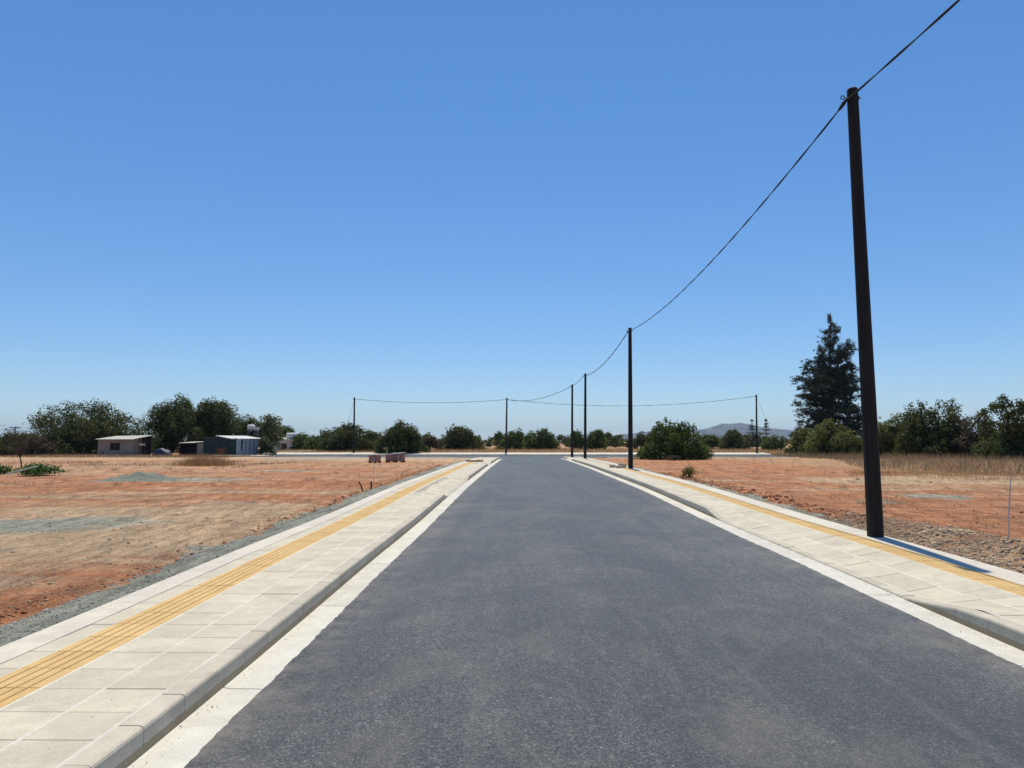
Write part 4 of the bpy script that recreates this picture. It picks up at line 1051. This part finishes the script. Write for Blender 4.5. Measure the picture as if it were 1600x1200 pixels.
def make_tree(name, label, group, kind, x, y, lobes, seed):
    r = np.random.default_rng(seed)
    z0 = float(soil_height(np.array(x), np.array(y)))
    root = empty(name, (x, y, z0)); tag(root, label, 'bush' if 'bush' in name or 'shrub' in name else 'tree', group)
    L = np.array(lobes); xs = L[:, 0]; half = max(np.abs(xs).max() + L[:, 2].max(), 0.5); ztop = (L[:, 1] + L[:, 2]).max()
    full = []
    for (dx, z, rad) in lobes:
        rad = rad * 1.10
        room = half * math.sqrt(max(1 - (dx / (half * 1.05)) ** 2, 0.05)) * 0.75
        full.append((dx, r.uniform(-0.25, 0.05) * room, z - z0, rad))
        full.append((dx * 0.9 + r.normal(0, 0.15) * rad, r.uniform(0.35, 0.9) * room, (z - z0) * r.uniform(0.86, 0.98), rad * r.uniform(0.8, 1.0)))
        if r.uniform() < 0.6: full.append((dx * 0.85 + r.normal(0, 0.15) * rad, -r.uniform(0.3, 0.75) * room, (z - z0) * r.uniform(0.70, 0.92), rad * r.uniform(0.7, 0.9)))
    if kind in ('dark', 'green', 'olive2') and not label.startswith('bright green tree behind'):
        for q in np.linspace(-0.8, 0.8, 7): full.append((q * half * 0.95, r.uniform(-.35, .3) * half, 0.45 * r.uniform(.7, 1.5), 0.22 * half * r.uniform(.8, 1.2) + 0.25))
    area = sum(f[3] ** 2 for f in full)
    ls = 0.10 if y < 80 else (0.125 if y < 110 else 0.16)
    dens = {'dry': 0.55, 'olive': 0.8}.get(kind, 1.0)
    n = int(min(max(area * 7.2 / ls ** 2 * dens, 3000), 38000))
    P, Nn = crown_points(full, n, r)
    keep = P[:, 2] > 0.02; P, Nn = P[keep], Nn[keep]
    S = ls * r.uniform(0.6, 1.4, len(P))
    obj('crown', leaf_mesh(P, Nn, S, LEAF[kind], 'crown', 0.55, seed), root)
    # trunk and limbs
    b = MB(); tr = max(0.035 * ztop, 0.05); fork = max(0.28 * ztop, 0.15)
    b.tube([(0, 0, -0.2), (0.02, 0, fork * 0.5), (0.03, 0.02, fork)], [tr * 1.25, tr, tr * 0.9], 9)
    order = r.permutation(len(full))[:min(9, len(full))]
    for i in order:
        fx, fy, fz, rad = full[i]; e = Vector((fx, fy, max(fz, fork + 0.1))); s_ = Vector((0.03, 0.02, fork * 0.92)); mid = s_.lerp(e, 0.5) + Vector((r.normal(0, .12), r.normal(0, .12), 0.08 * ztop)) 
        b.tube([s_, mid, e], [tr * 0.55, tr * 0.35, tr * 0.10], 6)
    b.build('trunk', M['bark'], root, True)
    return root
TREES = [
    ('broadleaf_tree', 'wide rounded tree rising behind the grey concrete shed on the left', 'left', 'dark', -52.98, 92, [(-5.11, 3.97, 1.72), (-3.18, 4.91, 1.56), (-0.42, 5.15, 1.56), (1.96, 5.07, 1.48), (3.97, 3.97, 1.4), (5.17, 3.65, 1.01), (-1.51, 3.03, 1.87), (-3.84, 2.01, 1.56), (1.64, 3.03, 1.72), (4.43, 2.4, 1.4), (0.52, 1.62, 1.4), (-6.19, 1.62, 1.09), (-4.17, 0.69, 1.09), (-1.8, 0.61, 1.09), (0.17, 0.53, 1.01), (1.73, 0.84, 1.09), (6.6, 1.23, 0.62)]),
    ('broadleaf_tree', 'tall dark tree with two rounded tops standing behind the low dark shed', 'left', 'dark', -45.07, 97, [(0.83, 5.74, 1.64), (-0.64, 4.91, 1.81), (-2.01, 3.68, 1.64), (1.7, 4.5, 1.81), (-0.71, 2.28, 1.81), (-2.35, 1.62, 1.15), (2.6, 2.44, 1.64), (0.78, 7.23, 0.66), (-1.9, 0.55, 0.82), (-0.24, 0.55, 0.9), (1.82, 0.8, 0.99)]),
    ('broadleaf_tree', 'dark green tree rising directly behind the green and white hut', 'left', 'dark', -40.74, 100, [(-1.01, 5.86, 1.53), (0.26, 6.37, 1.27), (1.58, 5.01, 1.36), (-0.52, 3.99, 1.86), (-2.23, 3.99, 1.53), (2.23, 3.48, 1.27), (0.8, 2.63, 1.53), (-1.33, 2.29, 1.53)]),
    ('broadleaf_tree', 'thin leafy grey-green tree behind the water tank on its stand', 'left', 'olive', -38.20, 104, [(-0.44, 3.82, 1.06), (0.79, 4.26, 0.97), (1.97, 3.55, 0.97), (-0.93, 2.49, 1.06), (1.11, 2.32, 1.06)]),
    ('broadleaf_tree', 'lighter green tree between the hut and the white house', 'left', 'olive', -33.49, 101, [(-0.61, 4.53, 0.94), (0.44, 4.1, 0.94), (-1.1, 3.33, 1.11), (0.21, 2.81, 1.11), (-0.54, 1.61, 1.03), (0.68, 1.27, 0.68)]),
    ('leafy_bush', 'loose leafy bush at the right wall of the green and white hut', 'left', 'olive', -29.27, 86.5, [(-0.22, 0.9, 0.51), (0.29, 1.11, 0.51), (-0.65, 0.46, 0.37), (0.6, 0.46, 0.37), (-0.09, 1.63, 0.44)]),
    ('broadleaf_tree', 'bright green tree behind the roof of the white house', 'left', 'green', -39.83, 128, [(-0.93, 3.11, 1.08), (0.15, 3.43, 0.98), (0.83, 2.46, 0.87), (-1.35, 2.13, 1.08)]),
    ('citrus_tree', 'low bright green orchard tree right beside the white house', 'left', 'green', -35.68, 122, [(-0.02, 1.6, 1.24), (-0.84, 0.87, 0.93), (1.03, 0.98, 1.03), (0.38, 2.32, 0.62)]),
    ('citrus_tree', 'low dark green orchard tree between white house and left far pole', 'left', 'green', -32.00, 118, [(-0.32, 1.4, 1.2), (0.79, 1.2, 1.0), (-0.91, 0.8, 0.8), (0.17, 2.1, 0.6)]),
    ('broadleaf_tree', 'dark domed tree just behind the leftmost far utility pole', 'mid', 'dark', -25.16, 108, [(0.14, 3.34, 1.01), (-1.41, 2.89, 1.1), (-2.79, 2.52, 0.92), (1.61, 3.07, 0.92), (-0.93, 1.61, 1.19), (0.72, 1.7, 1.19), (-2.3, 1.24, 0.82), (2.0, 1.61, 0.82), (-3.52, 2.52, 0.55)]),
    ('broadleaf_tree', 'low dark tree filling the gap right of the leftmost far pole', 'mid', 'dark', -22.47, 112, [(-0.02, 2.36, 0.95), (0.93, 2.08, 0.85), (-0.78, 1.79, 0.85), (0.37, 1.23, 0.85)]),
    ('broadleaf_tree', 'large drooping dark tree behind the stacked paver pallets', 'mid', 'dark', -14.63, 91, [(-0.02, 3.01, 1.08), (-1.02, 2.62, 1.0), (1.14, 2.7, 1.0), (2.07, 2.08, 0.77), (-1.94, 1.78, 0.85), (-0.01, 1.47, 1.23), (1.54, 1.09, 1.0), (-1.47, 0.86, 0.85), (0.77, 0.55, 0.77), (-0.34, 3.78, 0.46)]),
    ('dry_shrub', 'thin brownish half-dry shrub between the two dark domed trees', 'mid', 'dry', -12.91, 106, [(0.08, 1.61, 0.81), (-0.54, 1.25, 0.72), (0.8, 1.43, 0.63), (-0.28, 2.24, 0.45)]),
    ('broadleaf_tree', 'neat dark dome-shaped tree left of the middle far pole', 'mid', 'dark', -10.50, 128, [(-0.12, 3.32, 1.19), (-1.42, 2.78, 1.08), (1.4, 2.89, 1.08), (-2.28, 1.81, 0.98), (-0.33, 1.81, 1.41), (1.83, 1.92, 1.19), (2.92, 1.48, 0.76), (0.43, 1.05, 0.98)]),
    ('broadleaf_tree', 'small bushy green tree right behind the middle far pole', 'mid', 'green', -2.01, 132, [(-0.78, 1.92, 0.89), (0.33, 2.37, 0.89), (1.67, 2.59, 1.01), (0.89, 1.48, 1.01), (-1.34, 1.37, 0.67)]),
    ('broadleaf_tree', 'wide bushy green tree right of the middle far pole', 'mid', 'green', 2.86, 136, [(-1.37, 2.27, 1.04), (0.01, 2.85, 1.04), (1.39, 3.19, 0.92), (2.3, 2.27, 0.92), (-0.57, 1.47, 1.04), (1.15, 1.47, 1.15), (2.87, 1.36, 0.58)]),
    ('broadleaf_tree', 'bushy green tree just left of the two close poles beyond junction', 'mid', 'green', 10.59, 138, [(-0.68, 2.75, 0.94), (0.01, 1.82, 1.05), (-1.04, 1.47, 0.82), (0.7, 1.35, 0.82)]),
    ('broadleaf_tree', 'round green tree behind the right one of the two close poles', 'mid', 'green', 12.99, 134, [(-0.44, 2.38, 0.91), (0.58, 2.83, 0.91), (1.14, 2.04, 0.79), (-0.9, 1.47, 0.91), (0.35, 1.36, 0.91)]),
    ('leafy_bush', 'large bright green bush standing alone on the red soil', 'near', 'green', 12.27, 61.5, [(-0.34, 2.58, 0.63), (-1.12, 2.27, 0.68), (0.43, 2.27, 0.68), (1.21, 2.37, 0.63), (1.72, 1.96, 0.57), (-1.65, 1.65, 0.63), (-0.62, 1.39, 0.83), (0.67, 1.29, 0.83), (1.7, 1.03, 0.57), (-1.92, 0.82, 0.47), (2.11, 0.72, 0.31), (-0.8, 3.1, 0.42), (0.96, 2.99, 0.42), (-0.38, 3.31, 0.36), (0.23, 2.79, 0.52), (-1.22, 2.79, 0.42), (1.47, 2.68, 0.42)]),
    ('broadleaf_tree', 'small dark tree behind the bush, left of the mountain', 'mid', 'dark', 23.76, 150, [(-0.35, 2.84, 0.76), (0.65, 2.08, 0.89), (-0.99, 1.7, 0.76)]),
    ('citrus_tree', 'low green orchard tree below the left slope of the mountain', 'mid', 'green', 37.49, 150, [(0.03, 1.83, 1.02), (-1.11, 1.45, 0.89), (1.28, 1.57, 0.89)]),
    ('broadleaf_tree', 'dark round tree in front of the mountain', 'mid', 'dark', 39.10, 140, [(-0.06, 2.99, 0.95), (-1.02, 2.17, 0.95), (0.98, 2.29, 0.95), (0.02, 1.46, 1.07), (1.9, 1.46, 0.71)]),
    ('citrus_tree', 'low bushy green shrub tree right of the rightmost far pole', 'mid', 'green', 39.65, 120, [(-0.08, 1.4, 0.92), (-0.99, 1.1, 0.71), (1.02, 1.3, 0.71), (0.04, 2.0, 0.51)]),
    ('leafy_bush', 'lower olive green bush at the left foot of the conifer', 'right', 'olive2', 32.31, 88, [(-0.11, 2.36, 0.75), (0.79, 2.66, 0.67), (-0.5, 1.48, 0.75), (0.45, 1.11, 0.75), (1.2, 1.63, 0.6)]),
    ('leafy_bush', 'big rounded olive green bush in front of the conifer', 'right', 'olive2', 32.59, 80, [(0.07, 3.11, 0.88), (-0.95, 2.57, 0.88), (1.26, 2.84, 0.81), (-1.66, 1.5, 0.88), (-0.32, 1.5, 1.15), (1.36, 1.63, 1.02), (2.17, 2.04, 0.61), (0.8, 0.83, 0.75), (-1.08, 0.69, 0.61)]),
    ('leafy_bush', 'small olive green bush just left of the nearest utility pole', 'right', 'olive2', 34.44, 78, [(-0.04, 1.63, 0.66), (-0.39, 0.98, 0.59), (0.6, 1.24, 0.59)]),
    ('broadleaf_tree', 'yellowish green tree just right of the nearest utility pole', 'right', 'olive2', 35.39, 74, [(0.71, 3.5, 0.69), (-0.23, 3.19, 0.69), (1.34, 3.75, 0.56), (-0.75, 2.38, 0.82), (0.35, 2.26, 1.0), (-0.8, 1.2, 0.75), (0.43, 0.83, 0.75), (1.57, 1.64, 1.0), (1.49, 2.75, 0.82)]),
    ('broadleaf_tree', 'tall dark pointed tree, second in the right-hand row', 'right', 'dark', 36.22, 70, [(0.39, 4.99, 0.53), (0.01, 4.29, 0.71), (0.76, 3.99, 0.71), (-0.61, 3.28, 0.77), (0.54, 2.81, 1.01), (-0.39, 1.64, 1.07), (1.07, 1.52, 0.95), (0.45, 0.71, 0.71)]),
    ('broadleaf_tree', 'dark tree with an airy crown in the middle of the right-hand row', 'right', 'dark', 38.35, 69, [(-0.3, 4.77, 0.58), (0.51, 5.0, 0.58), (1.13, 4.54, 0.58), (-0.63, 3.84, 0.64), (0.8, 3.61, 0.76), (-0.11, 2.51, 0.99), (1.31, 2.22, 0.88), (-0.17, 1.07, 0.88), (1.02, 0.84, 0.7), (-1.12, 1.64, 0.88), (1.81, 2.91, 0.7), (1.95, 1.07, 0.76)]),
    ('broadleaf_tree', 'brownish thin-leaved tree in a gap of the right-hand row', 'right', 'dry', 39.43, 66, [(-0.77, 3.58, 0.5), (-0.07, 3.19, 0.62), (0.65, 3.3, 0.5), (-0.67, 2.09, 0.78), (0.42, 1.87, 0.78), (-0.34, 0.76, 0.73), (0.64, 0.65, 0.62), (0.24, 3.97, 0.5), (1.01, 2.64, 0.73), (-1.08, 1.53, 0.67)]),
    ('broadleaf_tree', 'tall dark tree at the right edge of the picture', 'right', 'dark', 39.61, 62, [(-0.49, 4.87, 0.58), (-1.04, 4.25, 0.58), (0.28, 4.66, 0.63), (1.03, 4.25, 0.68), (-1.44, 3.47, 0.47), (-0.31, 3.21, 0.84), (0.96, 2.79, 0.89), (-0.89, 1.91, 0.79), (0.62, 1.13, 0.95), (-0.69, 0.61, 0.74), (1.7, 2.17, 0.95), (2.05, 3.99, 0.74)]),
    ('dry_shrub', 'low dull green thicket at the left edge of the picture', 'left', 'dark', -57.02, 84, [(-0.97, 1.63, 0.93), (0.24, 1.84, 0.85), (1.39, 2.06, 0.78), (-2.04, 1.27, 1.0), (-0.42, 0.63, 0.64), (0.87, 0.77, 0.64)]),
    ('dry_shrub', 'dull grey-brown thicket under the left side of the big rounded tree', 'left', 'dry', -53.20, 83, [(-0.53, 1.49, 0.84), (0.57, 0.93, 0.63), (-0.83, 0.5, 0.56), (0.17, 0.36, 0.49)]),
]
GROUPS = {'left': 'trees around the sheds on the left', 'mid': 'trees beyond the cross street', 'near': 'bushes standing on the plots', 'right': 'row of trees and bushes on the right'}
for i, (nm, lab, grp, kind, tx, ty, lobes) in enumerate(TREES):
    make_tree(nm, lab, GROUPS[grp], kind, tx, ty, lobes, 100 + i)

# tall ragged conifer: whorls of drooping branches with tufts of foliage
def make_conifer():
    r = np.random.default_rng(77); x, y, h = 48.3, 118.0, 21.4
    root = empty('conifer_tree', (x, y, 0.0)); tag(root, 'tall ragged dark conifer rising above the right-hand bushes', 'tree')
    b = MB(); b.tube([(0, 0, -0.3), (0.05, 0, 7), (-0.12, 0, 14), (0.25, 0, h)], [0.38, 0.28, 0.16, 0.04], 10); b.build('trunk', M['bark'], root, True)
    P = []; Nn = []; S = []; bb = MB()
    z = 2.8
    while z < h - 0.3:
        t = z / h
        if t < 0.55: L0 = 6.4 - 2.3 * (t / 0.55) ** 1.2
        else: L0 = 4.1 * ((1 - t) / 0.45) ** 0.9 + 0.12
        L0 *= r.uniform(0.78, 1.16)
        nb = 9 if t < 0.7 else (6 if t < 0.9 else 4)
        a0 = r.uniform(0, 6.28)
        for k in range(nb):
            if r.uniform() < (0.14 if t < .6 else (0.36 if t < .8 else 0.5)): continue
            a = a0 + 6.283 * k / nb + r.normal(0, 0.22); L = L0 * r.uniform(0.45, 1.15) * (1.0 + 0.22 * math.sin(a + z * 0.55) * (0.4 + t))
            d = Vector((math.cos(a), math.sin(a), 0)); up = 0.20 + 0.35 * t + r.normal(0, 0.08)
            pts = [Vector((0, 0, z)) + d * (L * s) + Vector((0, 0, L * (up * s - 0.30 * s * s * (1 - t)))) for s in (0, .35, .7, 1.0)]
            bb.tube(pts, [0.07 * (1 - t) + 0.02, 0.05 * (1 - t) + .015, 0.025, 0.01], 5, False)
            nt_ = int(7 + L * 6.2)
            for q in range(nt_):
                s = r.uniform(0.30, 1.05) ** 0.8; i = min(int(s * 3), 2); c = pts[i].lerp(pts[i + 1], min(s * 3 - i, 1.1)) if s < 1 else pts[3]
                side = Vector((-d.y, d.x, 0)) * r.normal(0, 0.22 * L * (1.1 - 0.6 * s)); c = c + side + Vector((0, 0, r.normal(0.0, 0.24)))
                m = 22 if t < 0.7 else 15; rr = r.uniform(0.16, 0.42)
                e = r.normal(0, 1, (m, 3)); e /= np.linalg.norm(e, axis=1, keepdims=True)
                P.append(np.array(c)[None] + e * rr * np.array([1, 1, 0.8]) * r.uniform(.4, 1, (m, 1)) + np.array(d)[None] * r.normal(0, .10, (m, 1))); Nn.append(e + r.normal(0, .6, (m, 3))); S.append(r.uniform(0.06, 0.14, m))
        z += r.uniform(0.36, 0.58) if t < 0.8 else r.uniform(0.5, 0.8)
    e = r.normal(0, 0.12, (40, 3)) + np.array([0, 0, h - 0.1]); P.append(e); Nn.append(r.normal(0, 1, (40, 3))); S.append(np.full(40, 0.10))
    tag(bb.build('branches', M['bark'], root), kind='stuff')
    obj('crown', leaf_mesh(np.concatenate(P), np.concatenate(Nn), np.concatenate(S), LEAF['conifer'], 'crown', 0.42, 3), root)
make_conifer()
def make_tier_conifer(x, y, h, label, seed):
    r = np.random.default_rng(seed); root = empty('tiered_conifer', (x, y, 0)); tag(root, label, 'tree', 'small tiered conifers near the mountain')
    MB().tube([(0, 0, -.2), (0, 0, h)], [0.14, 0.03], 8).build('trunk', M['bark'], root, True)
    P = []; Nn = []; S = []
    for z in np.linspace(1.0, h - 0.35, 8) + r.normal(0, .12, 8):
        L = (2.0 * (1 - z / h) ** 0.8 + 0.3) * r.uniform(.65, 1.15)
        for k in range(6):
            a = k * 1.047 + z + r.normal(0, .1); m = 46; s = r.uniform(0.05, 1, m) * L * r.uniform(.5, 1.15)
            if r.uniform() < .25: continue
            P.append(np.stack([np.cos(a) * s, np.sin(a) * s, z + 0.22 * s + r.normal(0, .12, m)], -1) + r.normal(0, .10, (m, 3))); Nn.append(r.normal(0, 1, (m, 3))); S.append(r.uniform(.08, .16, m))
    obj('crown', leaf_mesh(np.concatenate(P), np.concatenate(Nn), np.concatenate(S), LEAF['conifer'], 'crown', 0.45, seed), root)
make_tier_conifer(63.7, 210.0, 7.7, 'small tiered conifer just left of the rightmost far pole', 5)
make_tier_conifer(67.6, 210.0, 7.5, 'small tiered conifer just right of the rightmost far pole', 6)

# leaning nearly bare sapling and green creeper at the far left
def make_sapling():
    r = np.random.default_rng(12); x, y = -24.4, 36.8; z0 = float(soil_height(np.array(x), np.array(y)))
    root = empty('bare_sapling', (x, y, z0)); tag(root, 'thin leaning sapling with a sparse brown crown at far left', 'tree')
    b = MB(); b.tube([(0, 0, -.1), (-0.08, 0, .4), (-0.18, 0, .8)], [0.035, 0.03, 0.025], 7)
    tips = []
    for k in range(34):
        a = r.uniform(0, 6.28); e = Vector((-0.3 + math.cos(a) * r.uniform(.2, .95), math.sin(a) * r.uniform(.2, .8), r.uniform(0.95, 2.05)))
        s0 = Vector((-0.14 - .02 * k / 34, 0, 0.62 + 0.2 * (k % 5) / 5)); b.tube([s0, s0.lerp(e, .5) + Vector((0, 0, .12)), e], [0.014, 0.009, 0.004], 4, False); tips.append(e)
    b.build('trunk', M['bark'], root)
    P = np.array([t[:] for t in tips])[r.integers(0, len(tips), 900)] + r.normal(0, 0.17, (900, 3))
    obj('crown', leaf_mesh(P, r.normal(0, 1, (900, 3)), r.uniform(.02, .05, 900), LEAF['dry'], 'crown', 0.4, 2), root)
make_sapling()
def low_plant(name, x, y, rx, ry, h, n, ls, kind, label, seed):
    r = np.random.default_rng(seed); z0 = float(soil_height(np.array(x), np.array(y))); root = empty(name, (x, y, z0)); tag(root, label, 'plant', 'low plants on the plots')
    nc = 26; C = np.stack([r.normal(0, .42, nc) * rx, r.normal(0, .42, nc) * ry, np.zeros(nc)], -1); C[:, 2] = h * np.exp(-((C[:, 0] / rx) ** 2 + (C[:, 1] / ry) ** 2)) * r.uniform(.4, .95, nc)
    P = C[r.integers(0, nc, n)] + r.normal(0, 1, (n, 3)) * np.array([rx * .13, ry * .13, h * .18]); k = P[:, 2] > 0.01; P = P[k]
    obj('leaves', leaf_mesh(P, r.normal(0, .7, (len(P), 3)) + np.array([0, 0, .6]), ls * r.uniform(.6, 1.4, len(P)), LEAF[kind], 'leaves', 0.6, seed), root)
    b = MB()
    for c in C[:14]: b.tube([(c[0] * .2, c[1] * .2, -0.03), (c[0] * .7, c[1] * .7, c[2] * .7), tuple(c)], [0.014, 0.009, 0.004], 4, False)
    b.build('stems', M['bark'], root); return root
low_plant('creeper', -19.6, 30.6, 0.95, 0.7, 0.42, 1700, 0.045, 'weed', 'sprawling bright green creeper on the soil at far left', 31)
low_plant('creeper', -22.0, 31.8, 0.45, 0.5, 0.45, 600, 0.045, 'weed', 'small green plant cut by the left picture edge', 32)
low_plant('weed_tuft', 6.5, 29.6, 0.34, 0.3, 0.42, 700, 0.030, 'olive2', 'small yellowish weed growing beside the right pavement', 33)
low_plant('weed_tuft', 11.6, 58.0, 0.9, 0.7, 0.35, 700, 0.05, 'dry', 'dry brown weeds at the foot of the lone green bush', 34)
o = MB().tube([(-0.62, -0.35, 0.10), (0.5, -0.2, 0.40)], 0.03, 8).build('white_pipe', M['tank']); o.location = (-19.8, 30.2, float(soil_height(np.array(-19.8), np.array(30.2)))); tag(o, 'pale pipe lying slanted across the green creeper', 'pipe')

# wood along the horizon, one mass
def far_wood():
    r = np.random.default_rng(55); lob = []
    for k in range(520):
        y = r.uniform(185, 270); x = r.uniform(-0.85, 0.85) * y; rad = r.uniform(1.0, 1.7); z = r.uniform(0.5, 1.7) + (0.9 if r.uniform() < .12 else 0)
        for q in range(3): lob.append((x + r.normal(0, 1.3), y + r.normal(0, 1), z + r.normal(0, .45), rad * r.uniform(.6, 1)))
    P, Nn = crown_points(lob, 110000, r); k = P[:, 2] > 0.0; P, Nn = P[k], Nn[k]
    tag(obj('distant_wood', leaf_mesh(P, Nn, r.uniform(.26, .5, len(P)), LEAF['dark'], 'distant_wood', .6, 4)), 'dark belt of far trees and scrub along the horizon', 'wood', kind='stuff')
far_wood()

# ------------------------------------------------------------------ haze: even, thin air round the whole place
HAZE = 0.00008
b = MB(); b.box(-9500, 9500, -9500, 9500, -15, 165); hz = b.build('haze', None)
hm = bpy.data.materials.new('haze_air'); hm.use_nodes = True; nt = hm.node_tree; nt.nodes.clear()
ho = nt.nodes.new('ShaderNodeOutputMaterial'); pv = nt.nodes.new('ShaderNodeVolumePrincipled')
pv.inputs['Color'].default_value = (0.52, 0.74, 1.0, 1); pv.inputs['Density'].default_value = HAZE; pv.inputs['Anisotropy'].default_value = 0.2
nt.links.new(pv.outputs[0], ho.inputs['Volume']); hz.data.materials.append(hm)
tag(hz, 'thin pale summer haze over the whole scene', 'haze', kind='stuff')
